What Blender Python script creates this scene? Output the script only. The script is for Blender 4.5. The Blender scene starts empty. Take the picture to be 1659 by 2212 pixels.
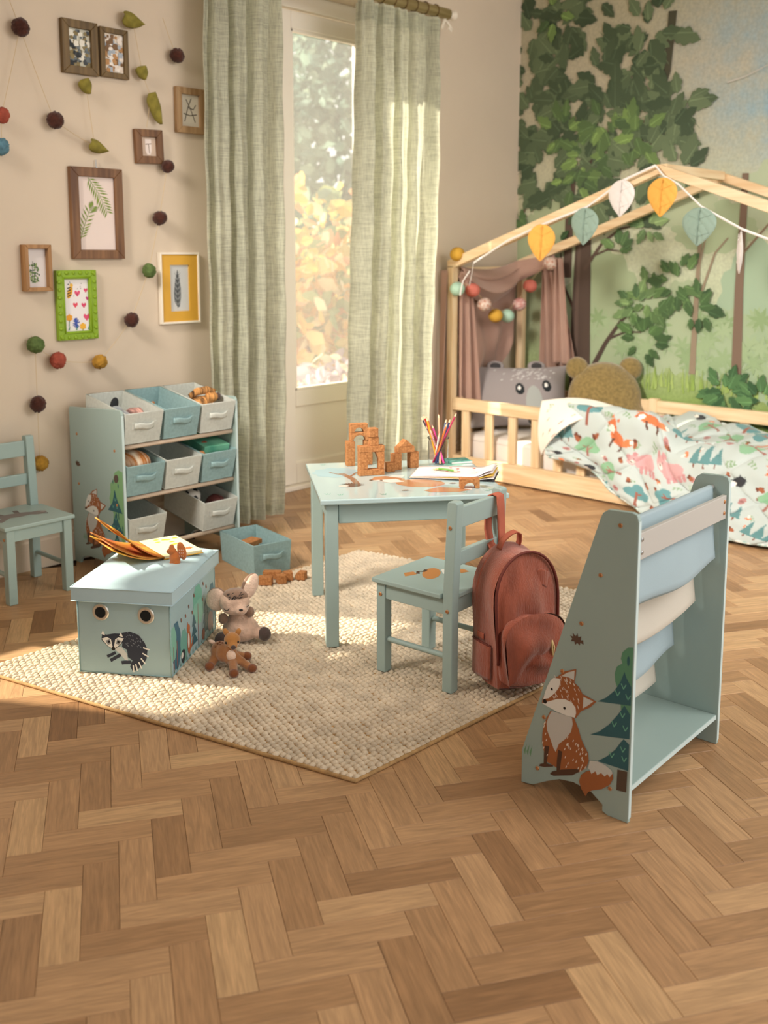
import bpy, bmesh, math, random
import numpy as np
from mathutils import Vector, Matrix, Euler, noise as mnoise
random.seed(7); np.random.seed(7)
scene = bpy.context.scene
COL = scene.collection
R = math.radians
# ------------------------------------------------------------ camera, world, sun, large lights, exposure
cam = bpy.data.cameras.new('camera'); camo = bpy.data.objects.new('camera', cam); COL.objects.link(camo)
cam.sensor_fit = 'HORIZONTAL'; cam.sensor_width = 36.0; cam.lens = 36.0 * 2200 / 1659
cam.shift_y = -(1106 - 870) / 1659
camo.location = (0, 0, 1.29)
camo.rotation_euler = (R(90 - 8.276), 0, R(43.0 - 90))
cam.dof.use_dof = True; cam.dof.focus_distance = 2.9; cam.dof.aperture_fstop = 4.2
cam.clip_end = 200
scene.camera = camo
world = bpy.data.worlds.new('sky'); scene.world = world; world.use_nodes = True
wb = world.node_tree.nodes['Background']
wb.inputs[0].default_value = (1.0, 0.975, 0.945, 1); wb.inputs[1].default_value = 0.95
sun = bpy.data.lights.new('sun', 'SUN'); suno = bpy.data.objects.new('sun', sun); COL.objects.link(suno)
sun.energy = 11.0; sun.angle = R(1.2); sun.color = (1.0, 0.88, 0.72)
SUNDIR = Vector((0.51 * math.cos(R(34)), -0.86 * math.cos(R(34)), -math.sin(R(34))))
suno.rotation_euler = SUNDIR.to_track_quat('-Z', 'Y').to_euler()
suno.location = (0, 8, 6)
key = bpy.data.lights.new('soft_key', 'AREA'); keyo = bpy.data.objects.new('soft_key', key); COL.objects.link(keyo)
key.shape = 'RECTANGLE'; key.size = 0.8; key.size_y = 0.8; key.energy = 22; key.spread = R(62); key.color = (1.0, 0.92, 0.82)
keyo.location = (0.45, 2.75, 2.6)
keyo.rotation_euler = (Vector((4.5, 2.55, 0.2)) - keyo.location).to_track_quat('-Z', 'Y').to_euler()
fill = bpy.data.lights.new('soft_fill', 'AREA'); fillo = bpy.data.objects.new('soft_fill', fill); COL.objects.link(fillo)
fill.shape = 'RECTANGLE'; fill.size = 2.2; fill.size_y = 1.6; fill.energy = 60; fill.color = (1.0, 0.95, 0.90)
fillo.location = (3.4, -0.6, 2.7)
fillo.rotation_euler = (Vector((4.5, 3.0, 0.7)) - fillo.location).to_track_quat('-Z', 'Y').to_euler()
scene.view_settings.view_transform = 'Standard'; scene.view_settings.look = 'None'
scene.view_settings.exposure = 0.42; scene.view_settings.gamma = 1.0
scene.view_settings.use_curve_mapping = False
# ------------------------------------------------------------ helpers
def hx(h, a=1.0):
    h = h.lstrip('#'); c = [int(h[i:i + 2], 16) / 255 for i in (0, 2, 4)]
    return tuple((x / 12.92 if x <= 0.04045 else ((x + 0.055) / 1.055) ** 2.4) for x in c) + (a,)
def setp(o, label=None, cat=None, group=None, kind=None):
    if label: o['label'] = label
    if cat: o['category'] = cat
    if group: o['group'] = group
    if kind: o['kind'] = kind
    return o
def thing(name, label, cat, loc=(0, 0, 0), rz=0.0, group=None, rot=None):
    o = bpy.data.objects.new(name, None); COL.objects.link(o); o.empty_display_size = 0.05
    o.location = loc; o.rotation_euler = rot if rot else (0, 0, R(rz))
    return setp(o, label, cat, group)
def copy_tree(o, parent=None):
    c = o.copy(); COL.objects.link(c)
    if parent is not None: c.parent = parent
    for ch in o.children: copy_tree(ch, c)
    return c
class MB:
    def __init__(s): s.v = []; s.f = []; s.m = []; s.c = []
    def add(s, vs, fs, mi=0, M=None, col=None):
        n = len(s.v)
        s.v += [tuple(M @ Vector(p)) if M is not None else tuple(p) for p in vs]
        for f in fs:
            s.f.append([i + n for i in f]); s.m.append(mi); s.c.append(col)
        return s
    def box(s, c, d, mi=0, M=None, col=None):
        x, y, z = c; a, b, e = d[0] / 2, d[1] / 2, d[2] / 2
        vs = [(x + i * a, y + j * b, z + k * e) for k in (-1, 1) for j in (-1, 1) for i in (-1, 1)]
        return s.add(vs, [(0, 2, 3, 1), (4, 5, 7, 6), (0, 1, 5, 4), (2, 6, 7, 3), (0, 4, 6, 2), (1, 3, 7, 5)], mi, M, col)
    def prism(s, poly, fn, a, b, mi=0, col=None):
        """poly: 2-D outline; fn(p, q, h) -> 3-D; extruded from h=a to h=b"""
        n = len(poly); vs = [fn(p[0], p[1], a) for p in poly] + [fn(p[0], p[1], b) for p in poly]
        fs = [tuple(range(n)), tuple(range(2 * n - 1, n - 1, -1))] + [(i, n + i, n + (i + 1) % n, (i + 1) % n) for i in range(n)]
        return s.add(vs, fs, mi, None, col)
    def tube(s, pts, r, n=8, mi=0, cap=True, M=None, flat=1.0, col=None):
        pts = [Vector(p) for p in pts]; k = len(pts); rr = r if isinstance(r, (list, tuple)) else [r] * k
        vs = []; up = Vector((0, 0, 1)); prev = None
        for i, p in enumerate(pts):
            t = (pts[min(i + 1, k - 1)] - pts[max(i - 1, 0)]).normalized()
            if prev is None:
                a = t.cross(up) if abs(t.z) < 0.95 else t.cross(Vector((1, 0, 0)))
            else:
                a = prev - t * prev.dot(t)
            a.normalize(); b = t.cross(a); prev = a
            for j in range(n):
                th = 2 * math.pi * j / n
                vs.append(p + a * (rr[i] * math.cos(th)) + b * (rr[i] * flat * math.sin(th)))
        fs = [(i * n + j, i * n + (j + 1) % n, (i + 1) * n + (j + 1) % n, (i + 1) * n + j) for i in range(k - 1) for j in range(n)]
        if cap: fs += [tuple(range(n - 1, -1, -1)), tuple(range((k - 1) * n, k * n))]
        return s.add(vs, fs, mi, M, col)
    def lathe(s, prof, n=20, mi=0, M=None, c=(0, 0, 0), col=None):
        vs = []; k = len(prof)
        for r, z in prof:
            for j in range(n):
                th = 2 * math.pi * j / n; vs.append((c[0] + r * math.cos(th), c[1] + r * math.sin(th), c[2] + z))
        fs = [(i * n + j, i * n + (j + 1) % n, (i + 1) * n + (j + 1) % n, (i + 1) * n + j) for i in range(k - 1) for j in range(n)]
        fs += [tuple(range(n - 1, -1, -1)), tuple(range((k - 1) * n, k * n))]
        return s.add(vs, fs, mi, M, col)
    def ell(s, c, r, n=14, m=9, mi=0, M=None, rot=None, jit=0.0, fn=None, col=None):
        c = Vector(c); Q = Euler([R(a) for a in rot]).to_matrix() if rot else None; vs = []
        for i in range(1, m):
            ph = math.pi * i / m
            for j in range(n):
                th = 2 * math.pi * j / n; q = 1 + random.uniform(-jit, jit)
                if fn: q *= fn(th, ph)
                p = Vector((r[0] * q * math.sin(ph) * math.cos(th), r[1] * q * math.sin(ph) * math.sin(th), r[2] * q * math.cos(ph)))
                vs.append(c + (Q @ p if Q else p))
        t = Vector((0, 0, r[2])); t = Q @ t if Q else t
        vs += [c + t, c - t]; T = len(vs) - 2
        fs = [(i * n + j, (i + 1) * n + j, (i + 1) * n + (j + 1) % n, i * n + (j + 1) % n) for i in range(m - 2) for j in range(n)]
        fs += [(T, j, (j + 1) % n) for j in range(n)] + [(T + 1, (m - 2) * n + (j + 1) % n, (m - 2) * n + j) for j in range(n)]
        return s.add(vs, fs, mi, M, col)
    def grid(s, fn, nu, nv, mi=0, M=None, col=None):
        vs = [fn(i / nu, j / nv) for j in range(nv + 1) for i in range(nu + 1)]; w = nu + 1
        return s.add(vs, [(j * w + i, j * w + i + 1, (j + 1) * w + i + 1, (j + 1) * w + i) for j in range(nv) for i in range(nu)], mi, M, col)
    def build(s, name, mats, parent=None, smooth=False, bevel=0, seg=2, sub=0, solid=0, remesh=0, weld=0, smooth_it=0, label=None, cat=None, group=None, kind=None, loc=None, rot=None, angle=35):
        me = bpy.data.meshes.new(name); me.from_pydata(s.v, [], s.f)
        mats = mats if isinstance(mats, (list, tuple)) else [mats]
        for m in mats: me.materials.append(MAT[m] if isinstance(m, str) else m)
        if len(mats) > 1: me.polygons.foreach_set('material_index', s.m)
        if any(c is not None for c in s.c):
            at = me.color_attributes.new('Col', 'FLOAT_COLOR', 'CORNER'); dat = []
            for f, c in zip(s.f, s.c): dat += list(c or (1, 1, 1, 1)) * len(f)
            at.data.foreach_set('color', dat)
        me.update()
        if smooth: me.polygons.foreach_set('use_smooth', [True] * len(me.polygons))
        if smooth == 'auto': me.set_sharp_from_angle(angle=R(angle))
        o = bpy.data.objects.new(name, me); COL.objects.link(o)
        if parent is not None: o.parent = parent
        if loc: o.location = loc
        if rot: o.rotation_euler = rot
        if solid:
            q = o.modifiers.new('solid', 'SOLIDIFY'); q.thickness = solid; q.offset = 0
        if remesh:
            q = o.modifiers.new('remesh', 'REMESH'); q.mode = 'VOXEL'; q.voxel_size = remesh; q.use_smooth_shade = True
        if smooth_it:
            q = o.modifiers.new('smooth', 'SMOOTH'); q.iterations = smooth_it; q.factor = 0.5
        if bevel:
            q = o.modifiers.new('bevel', 'BEVEL'); q.width = bevel; q.segments = seg; q.limit_method = 'ANGLE'; q.angle_limit = R(40); q.harden_normals = False
        if sub:
            q = o.modifiers.new('sub', 'SUBSURF'); q.levels = sub; q.render_levels = sub
        return setp(o, label, cat, group, kind)
def smooth1(x, a, b): t = min(1, max(0, (x - a) / (b - a))); return t * t * (3 - 2 * t)
def rot2(x, y, a): c, s = math.cos(a), math.sin(a); return (x * c - y * s, x * s + y * c)
def circ(x, y, r, n=14, ry=None, a=0.0):
    ry = r if ry is None else ry; out = []
    for i in range(n):
        t = 2 * math.pi * i / n; p = rot2(r * math.cos(t), ry * math.sin(t), a); out.append((x + p[0], y + p[1]))
    return out
def blobby(x, y, r, n=30, lob=6, amp=0.12, ry=None, ph=0.0):
    ry = r if ry is None else ry
    return [(x + r * (1 + amp * abs(math.sin(lob * t / 2 + ph))) * math.cos(t), y + ry * (1 + amp * abs(math.sin(lob * t / 2 + ph))) * math.sin(t)) for t in [2 * math.pi * i / n for i in range(n)]]
class Art:
    """flat print: coloured outlines laid on a surface, fn(x, y, h) -> 3-D point h above the surface"""
    def __init__(s, fn, step=4e-5, base=3e-4): s.fn = fn; s.b = MB(); s.h = base; s.step = step
    def p(s, poly, c):
        c = hx(c) if isinstance(c, str) else c
        s.b.add([s.fn(x, y, s.h) for x, y in poly], [tuple(range(len(poly)))], 0, None, c); s.h += s.step; return s
    def line(s, pts, w, c, w2=None):
        n = len(pts); L = []; Rr = []
        for i, (x, y) in enumerate(pts):
            a = pts[max(i - 1, 0)]; b = pts[min(i + 1, n - 1)]; dx, dy = b[0] - a[0], b[1] - a[1]; l = math.hypot(dx, dy) or 1
            ww = (w + ((w2 if w2 is not None else w) - w) * i / max(1, n - 1)) / 2
            L.append((x - dy / l * ww, y + dx / l * ww)); Rr.append((x + dy / l * ww, y - dx / l * ww))
        return s.p(L + Rr[::-1], c)
    def build(s, name, parent, mat='print'): return s.b.build(name, mat, parent)
# ------------------------------------------------------------ materials
MAT = {}
def nn(nt, t, **k):
    n = nt.nodes.new(t)
    for a, b in k.items():
        if a in n.inputs: n.inputs[a].default_value = b
        else: setattr(n, a, b)
    return n
def mat(name, col, rough=0.6, var=0.0, vscale=6.0, bump=0.0, bscale=80.0, spec=0.4, sheen=0.0, metal=0.0, transl=0.0, stretch=(1, 1, 1), col2=None, coat=0.0, detail=3.0):
    m = bpy.data.materials.new(name); m.use_nodes = True; nt = m.node_tree; b = nt.nodes['Principled BSDF']; L = nt.links.new
    c = hx(col) if isinstance(col, str) else col
    b.inputs['Base Color'].default_value = c; b.inputs['Roughness'].default_value = rough
    b.inputs['Specular IOR Level'].default_value = spec; b.inputs['Metallic'].default_value = metal
    b.inputs['Sheen Weight'].default_value = sheen; b.inputs['Coat Weight'].default_value = coat
    tc = None
    if var or bump or col2:
        tc = nn(nt, 'ShaderNodeTexCoord'); mp = nn(nt, 'ShaderNodeMapping'); mp.inputs['Scale'].default_value = stretch
        L(tc.outputs['Object'], mp.inputs[0])
    if var or col2:
        nz = nn(nt, 'ShaderNodeTexNoise'); nz.inputs['Scale'].default_value = vscale; nz.inputs['Detail'].default_value = detail; L(mp.outputs[0], nz.inputs[0])
        mx = nn(nt, 'ShaderNodeMix', data_type='RGBA')
        c2 = hx(col2) if col2 else tuple(x * (1 - var) for x in c[:3]) + (1,)
        c1 = c if col2 else tuple(min(1, x * (1 + var * 0.6)) for x in c[:3]) + (1,)
        mx.inputs[6].default_value = c1; mx.inputs[7].default_value = c2
        rp = nn(nt, 'ShaderNodeMapRange'); rp.inputs[1].default_value = 0.35; rp.inputs[2].default_value = 0.65; L(nz.outputs[0], rp.inputs[0])
        L(rp.outputs[0], mx.inputs[0]); L(mx.outputs[2], b.inputs['Base Color'])
    if bump:
        n2 = nn(nt, 'ShaderNodeTexNoise'); n2.inputs['Scale'].default_value = bscale; n2.inputs['Detail'].default_value = 4; L(mp.outputs[0], n2.inputs[0])
        bp = nn(nt, 'ShaderNodeBump'); bp.inputs['Strength'].default_value = bump; bp.inputs['Distance'].default_value = 0.004
        L(n2.outputs[0], bp.inputs['Height']); L(bp.outputs[0], b.inputs['Normal'])
    if transl:
        out = nt.nodes['Material Output']; tr = nn(nt, 'ShaderNodeBsdfTranslucent'); ms = nn(nt, 'ShaderNodeMixShader'); ms.inputs[0].default_value = transl
        tr.inputs[0].default_value = c; L(b.outputs[0], ms.inputs[1]); L(tr.outputs[0], ms.inputs[2]); L(ms.outputs[0], out.inputs[0])
    MAT[name] = m; return m
def attr_mat(name, rough=0.6, bump=0.0, bscale=200, sheen=0.0, attr='Col'):
    m = mat(name, '#ffffff', rough, bump=bump, bscale=bscale, sheen=sheen); nt = m.node_tree
    a = nn(nt, 'ShaderNodeAttribute'); a.attribute_name = attr; nt.links.new(a.outputs['Color'], nt.nodes['Principled BSDF'].inputs['Base Color']); return m
def wood(name, c1, c2, rough=0.45, axis=2, scale=9.0, ring=0.5):
    st = [14, 14, 14]; st[axis] = 0.9
    m = mat(name, c1, rough, col2=c2, vscale=scale / 3, stretch=tuple(st), bump=0.08, bscale=20, detail=5); return m
def weave(name, col, transl, scale=420.0, rough=0.9, var=0.12):
    m = mat(name, col, rough, var=var, vscale=3, transl=transl, sheen=0.2, stretch=(1, 1, 1)); nt = m.node_tree; L = nt.links.new
    tc = nn(nt, 'ShaderNodeTexCoord'); b = nt.nodes['Principled BSDF']; hs = []
    for st in ((14, 14, 300), (300, 300, 14)):
        mp = nn(nt, 'ShaderNodeMapping'); mp.inputs['Scale'].default_value = [x * scale / 420 for x in st]; L(tc.outputs['Object'], mp.inputs[0])
        nz = nn(nt, 'ShaderNodeTexNoise'); nz.inputs['Scale'].default_value = 1.0; nz.inputs['Detail'].default_value = 2; L(mp.outputs[0], nz.inputs[0]); hs.append(nz)
    ad = nn(nt, 'ShaderNodeMath', operation='ADD'); L(hs[0].outputs[0], ad.inputs[0]); L(hs[1].outputs[0], ad.inputs[1])
    bp = nn(nt, 'ShaderNodeBump'); bp.inputs['Strength'].default_value = 0.5; bp.inputs['Distance'].default_value = 0.003; L(ad.outputs[0], bp.inputs['Height']); L(bp.outputs[0], b.inputs['Normal'])
    # colour slubs
    src = b.inputs['Base Color'].links[0].from_socket if b.inputs['Base Color'].links else None
    mx = nn(nt, 'ShaderNodeMix', data_type='RGBA'); mx.blend_type = 'MULTIPLY'; mx.inputs[0].default_value = 0.8
    rp = nn(nt, 'ShaderNodeMapRange'); rp.inputs[1].default_value = 0.75; rp.inputs[2].default_value = 1.15; rp.inputs[3].default_value = 0.55; rp.inputs[4].default_value = 1.0; L(ad.outputs[0], rp.inputs[0])
    cb = nn(nt, 'ShaderNodeCombineColor'); [L(rp.outputs[0], cb.inputs[i]) for i in range(3)]
    if src: L(src, mx.inputs[6])
    L(cb.outputs[0], mx.inputs[7]); L(mx.outputs[2], b.inputs['Base Color'])
    for n in nt.nodes:
        if n.type == 'BSDF_TRANSLUCENT': L(mx.outputs[2], n.inputs[0])
    return m
attr_mat('print', 0.55); attr_mat('cloth_print', 0.85, bump=0.15, bscale=500, sheen=0.2)
mat('mint', '#9CB1AD', 0.42, var=0.03, vscale=3, coat=0.08)
mat('mint_edge', '#C6DADA', 0.42)
mat('mint_gloss', '#B3CACB', 0.10, coat=0.5)
mat('rail_grey', '#B9B6B0', 0.45)
mat('wall', '#D6C6B2', 0.9, var=0.03, vscale=2, bump=0.03, bscale=300)
mat('white_paint', '#F3ECE0', 0.4); mat('base_paint', '#DECDB9', 0.55)
mat('linen_teal', '#90AEB0', 0.9, var=0.10, vscale=90, bump=0.25, bscale=600)
mat('linen_beige', '#C9CDC6', 0.9, var=0.07, vscale=90, bump=0.25, bscale=600)
mat('box_teal', '#9CB5B9', 0.75, var=0.04, vscale=4, bump=0.1, bscale=700)
mat('lid_teal', '#A9C3CC', 0.5, var=0.03, vscale=4, bump=0.05, bscale=500)
mat('rod_beige', '#C9B5A0', 0.55)
mat('screw', '#C08A5E', 0.35, metal=0.5); mat('steel', '#B9BCBE', 0.25, metal=0.9)
mat('black', '#161616', 0.5); mat('dark_in', '#0c0d0d', 0.9)
mat('cork', '#BC8350', 0.9, col2='#9A6338', vscale=160, bump=0.25, bscale=200)
wood('pine', '#F0D9B4', '#E0BE92', axis=2); wood('pine_y', '#F0D9B4', '#E0BE92', axis=1); wood('pine_x', '#F0D9B4', '#E0BE92', axis=0)
wood('walnut', '#86603F', '#5F3F28', axis=2); wood('olivewood', '#7A6138', '#54401F', axis=2); wood('pole_wood', '#94845A', '#7A6A40', axis=0); wood('oakframe', '#B08556', '#8F663D', axis=2); wood('tanframe', '#B0906A', '#8E6C46', axis=2)
mat('green_lacquer', '#86A81E', 0.35); mat('yellow_frame', '#D8A53A', 0.5, var=0.05); mat('cream', '#EFE6D6', 0.6)
mat('paper', '#ECE3DE', 0.7); mat('paper_grey', '#C9CBCB', 0.7)
mat('rug', '#D6C6AE', 0.95, var=0.16, vscale=14, bump=0.5, bscale=260, sheen=0.2)
mat('rug_edge', '#B79465', 0.95, var=0.2, vscale=60)
mat('white_cloth', '#F0E8E2', 0.9, var=0.03, vscale=5, bump=0.15, bscale=20, sheen=0.2)
mat('rose_drape', '#C4A090', 0.9, var=0.08, vscale=4, transl=0.25, sheen=0.3, bump=0.15, bscale=300)
mat('bear_fleece', '#8B7544', 0.98, var=0.25, vscale=60, bump=0.9, bscale=180, sheen=0.6)
mat('backpack', '#A4563F', 0.9, var=0.22, vscale=9, bump=0.8, bscale=130, sheen=0.5, stretch=(3, 3, 0.35))
mat('backpack_strap', '#B0604A', 0.85, var=0.1, vscale=20, bump=0.3, bscale=400)
mat('zip', '#6B2F25', 0.7)
mat('cord', '#D9C38F', 0.8); mat('string', '#CDB58C', 0.8)
mat('fur_pink', '#D4B29C', 0.98, var=0.18, vscale=40, bump=0.7, bscale=160, sheen=0.6)
mat('fur_brown', '#8B6E5B', 0.95, var=0.12, vscale=40, bump=0.4, bscale=200, sheen=0.5)
mat('fur_dark', '#4A3B36', 0.95, bump=0.4, bscale=200, sheen=0.4)
mat('fur_pale', '#E3C6B2', 0.98, var=0.1, vscale=40, bump=0.7, bscale=160, sheen=0.6)
mat('deer', '#A06C41', 0.95, var=0.15, vscale=30, bump=0.4, bscale=220, sheen=0.5); mat('deer_dark', '#7A431E', 0.95, var=0.1, bump=0.4, bscale=220, sheen=0.4); mat('deer_head', '#B0783C', 0.95, var=0.1, vscale=30, bump=0.4, bscale=220, sheen=0.5)
mat('squirrel', '#B5652A', 0.95, var=0.15, vscale=40, bump=0.4, bscale=220, sheen=0.5)
mat('glass', '#ffffff', 0.05)
def glass_mat(name, tint=(1, 1, 1, 1), refl=0.06, rough=0.02, glare=0.0):
    m = bpy.data.materials.new(name); m.use_nodes = True; nt = m.node_tree; L = nt.links.new; nt.nodes.remove(nt.nodes['Principled BSDF'])
    t = nn(nt, 'ShaderNodeBsdfTransparent'); t.inputs[0].default_value = tint; g = nn(nt, 'ShaderNodeBsdfGlossy'); g.inputs['Roughness'].default_value = rough
    fr = nn(nt, 'ShaderNodeLayerWeight'); fr.inputs[0].default_value = refl; ms = nn(nt, 'ShaderNodeMixShader')
    L(fr.outputs['Fresnel'], ms.inputs[0]); L(t.outputs[0], ms.inputs[1]); L(g.outputs[0], ms.inputs[2]); L(ms.outputs[0], nt.nodes['Material Output'].inputs[0]); MAT[name] = m
    if glare:
        tr = nn(nt, 'ShaderNodeBsdfTranslucent'); tr.inputs[0].default_value = (1, 0.97, 0.92, 1); m2 = nn(nt, 'ShaderNodeMixShader'); m2.inputs[0].default_value = glare; L(ms.outputs[0], m2.inputs[1]); L(tr.outputs[0], m2.inputs[2]); L(m2.outputs[0], nt.nodes['Material Output'].inputs[0])  # translucent white mixed into the glass imitates washed-out outdoor glare
glass_mat('pane', (0.97, 0.98, 0.97, 1), 0.25, glare=0.06); glass_mat('jar_glass', (0.97, 0.98, 0.98, 1), 0.12)
# ------------------------------------------------------------ floor: herringbone oak blocks
def plank_mat(name, island):
    m = bpy.data.materials.new(name); m.use_nodes = True; nt = m.node_tree; L = nt.links.new; b = nt.nodes['Principled BSDF']
    if island: rnd = nn(nt, 'ShaderNodeNewGeometry').outputs['Random Per Island']
    else: rnd = nn(nt, 'ShaderNodeObjectInfo').outputs['Random']
    uv = nn(nt, 'ShaderNodeUVMap'); uv.uv_map = 'UVMap'
    off = nn(nt, 'ShaderNodeVectorMath', operation='SCALE'); off.inputs[0].default_value = (37.0, 53.0, 11.0); L(rnd, off.inputs[3])
    ad = nn(nt, 'ShaderNodeVectorMath', operation='ADD'); L(uv.outputs[0], ad.inputs[0]); L(off.outputs[0], ad.inputs[1])
    mp = nn(nt, 'ShaderNodeMapping'); mp.inputs['Scale'].default_value = (7, 75, 1); L(ad.outputs[0], mp.inputs[0])
    n1 = nn(nt, 'ShaderNodeTexNoise'); n1.inputs['Scale'].default_value = 1.0; n1.inputs['Detail'].default_value = 6; n1.inputs['Distortion'].default_value = 1.2; L(mp.outputs[0], n1.inputs[0])
    mp2 = nn(nt, 'ShaderNodeMapping'); mp2.inputs['Scale'].default_value = (16, 420, 1); L(ad.outputs[0], mp2.inputs[0])
    n2 = nn(nt, 'ShaderNodeTexNoise'); n2.inputs['Scale'].default_value = 1.0; n2.inputs['Detail'].default_value = 3; L(mp2.outputs[0], n2.inputs[0])
    cr = nn(nt, 'ShaderNodeValToRGB'); e = cr.color_ramp.elements
    e[0].position = 0.0; e[0].color = hx('#906A48'); e[1].position = 1.0; e[1].color = hx('#D0AA7E')
    for p_, c_ in ((0.12, '#AA835D'), (0.5, '#BA926A'), (0.85, '#C69F76')): q = e.new(p_); q.color = hx(c_)
    L(rnd, cr.inputs[0])
    r1 = nn(nt, 'ShaderNodeMapRange'); r1.inputs[1].default_value = 0.3; r1.inputs[2].default_value = 0.7; r1.inputs[3].default_value = 0.74; r1.inputs[4].default_value = 1.10; L(n1.outputs[0], r1.inputs[0])
    r2 = nn(nt, 'ShaderNodeMapRange'); r2.inputs[1].default_value = 0.3; r2.inputs[2].default_value = 0.7; r2.inputs[3].default_value = 0.86; r2.inputs[4].default_value = 1.06; L(n2.outputs[0], r2.inputs[0])
    mu = nn(nt, 'ShaderNodeMath', operation='MULTIPLY'); L(r1.outputs[0], mu.inputs[0]); L(r2.outputs[0], mu.inputs[1])
    vm = nn(nt, 'ShaderNodeVectorMath', operation='SCALE'); L(cr.outputs[0], vm.inputs[0]); L(mu.outputs[0], vm.inputs[3]); L(vm.outputs[0], b.inputs['Base Color'])
    b.inputs['Roughness'].default_value = 0.42; b.inputs['Specular IOR Level'].default_value = 0.4
    bp = nn(nt, 'ShaderNodeBump'); bp.inputs['Strength'].default_value = 0.12; bp.inputs['Distance'].default_value = 0.002; L(n2.outputs[0], bp.inputs['Height']); L(bp.outputs[0], b.inputs['Normal'])
    MAT[name] = m
plank_mat('oak_block', False); plank_mat('oak_far', True); mat('joint', '#4a3320', 0.9)
fl = MB(); fl.box((2.2, 1.45, -0.035), (7.4, 6.2, 0.05)); FLOOR = fl.build('floor', 'joint', kind='structure')
PL, PW, G, CH = 0.236, 0.0735, 0.0007, 0.0007
def plank_geo():
    a, b = PL / 2 - G / 2, PW / 2 - G / 2; vs = []
    for (da, z) in ((0, -0.009), (0, -CH), (CH, 0.0)):
        vs += [(-a + da, -b + da, z), (a - da, -b + da, z), (a - da, b - da, z), (-a + da, b - da, z)]
    fs = [(8, 9, 10, 11)] + [(k + i, k + (i + 1) % 4, k + 4 + (i + 1) % 4, k + 4 + i) for k in (0, 4) for i in range(4)]
    return np.array(vs), fs
PV, PF = plank_geo()
def uvfill(me, uvs):
    l = me.uv_layers.new(name='UVMap'); vi = np.empty(len(me.loops), int); me.loops.foreach_get('vertex_index', vi); l.data.foreach_set('uv', uvs[vi].astype(np.float32).ravel())
TH = R(58.0); U = np.array([math.cos(TH), math.sin(TH)]); N = np.array([math.sin(TH), -math.cos(TH)]); planks = []
for i in range(-90, 130):
    for j in range(-40, 40):
        ox, oy = i * PW + j * PL, i * PW - j * PL
        for (cx, cy, a) in ((ox + PL / 2, oy + PW / 2, 0), (ox + PW / 2, oy + PW + PL / 2, 1)):
            p = cx * U + cy * N + np.array([0.6, 0.2])
            if -0.6 < p[0] < 5.36 and -1.0 < p[1] < 4.12 and (p[1] < 3.83 or 3.27 < p[0] < 4.36): planks.append((p[0], p[1], TH + a * math.pi / 2))
CA, SA = math.cos(R(43)), math.sin(R(43))
def fscore(p):
    d = p[0] * CA + p[1] * SA; l = p[0] * SA - p[1] * CA
    if d < 1.5 or abs(l) > 0.40 * d: return 99 + abs(d)
    hid = (1.35 + (3.0 - p[1]) * 0.2 < p[0] < 3.05 + (3.0 - p[1]) * 0.2) and (1.66 - 0.1 * (p[0] - 1.67) < p[1] < 2.98)
    return d + (50 if hid else 0)
planks.sort(key=fscore)
pme = bpy.data.meshes.new('floor_block'); pme.from_pydata(PV.tolist(), [], PF); pme.materials.append(MAT['oak_block']); uvfill(pme, PV[:, :2].copy())
for k, (x, y, a) in enumerate(planks[:300]):
    o = bpy.data.objects.new('floor_block', pme); COL.objects.link(o); o.parent = FLOOR; o.location = (x, y, random.uniform(-0.0003, 0.0003)); o.rotation_euler = (0, 0, a + (math.pi if random.random() < 0.5 else 0))
far = planks[300:]; V_ = np.zeros((len(far) * 12, 3)); UVs = np.zeros((len(far) * 12, 2)); FF = []
for k, (x, y, a) in enumerate(far):
    c, s = math.cos(a), math.sin(a); V_[k * 12:k * 12 + 12] = np.c_[PV[:, 0] * c - PV[:, 1] * s + x, PV[:, 0] * s + PV[:, 1] * c + y, PV[:, 2]]; UVs[k * 12:k * 12 + 12] = PV[:, :2]
    FF += [tuple(q + k * 12 for q in f) for f in PF]
me = bpy.data.meshes.new('floor_blocks_rest'); me.from_pydata(V_.tolist(), [], FF); me.materials.append(MAT['oak_far']); uvfill(me, UVs)
o = bpy.data.objects.new('floor_blocks_rest', me); COL.objects.link(o); o.parent = FLOOR; o['kind'] = 'stuff'
# ------------------------------------------------------------ walls
YW, XM, ZT = 3.855, 5.38, 3.0
b = MB()
def wall_piece(x0, x1, z0, z1): b.box(((x0 + x1) / 2, YW + 0.15, (z0 + z1) / 2), (x1 - x0, 0.30, z1 - z0))
wall_piece(-1.4, 0.45, -0.03, ZT); wall_piece(0.45, 1.62, -0.03, 0.62); wall_piece(0.45, 1.62, 2.15, ZT)
wall_piece(1.62, 3.20, -0.03, ZT); wall_piece(3.20, 4.42, 2.64, ZT); wall_piece(4.42, XM + 0.12, -0.03, ZT)
b.build('wall_back', 'wall', kind='structure')
# baseboard with moulded profile
prof = [(0, 0), (0.022, 0), (0.022, 0.115), (0.016, 0.122), (0.018, 0.135), (0.012, 0.142), (0.012, 0.155), (0.004, 0.168), (0, 0.168)]
b = MB()
for x0, x1 in ((-1.4, 3.20), (4.42, XM)): b.prism(prof, lambda d, z, x: (x, YW - d, z), x0, x1)
b.build('baseboard_back', 'base_paint', kind='structure')
b = MB(); b.prism(prof, lambda d, z, y: (XM - d, y, z), 0.2, YW - 0.022); b.build('baseboard_right', 'base_paint', kind='structure')
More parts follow.
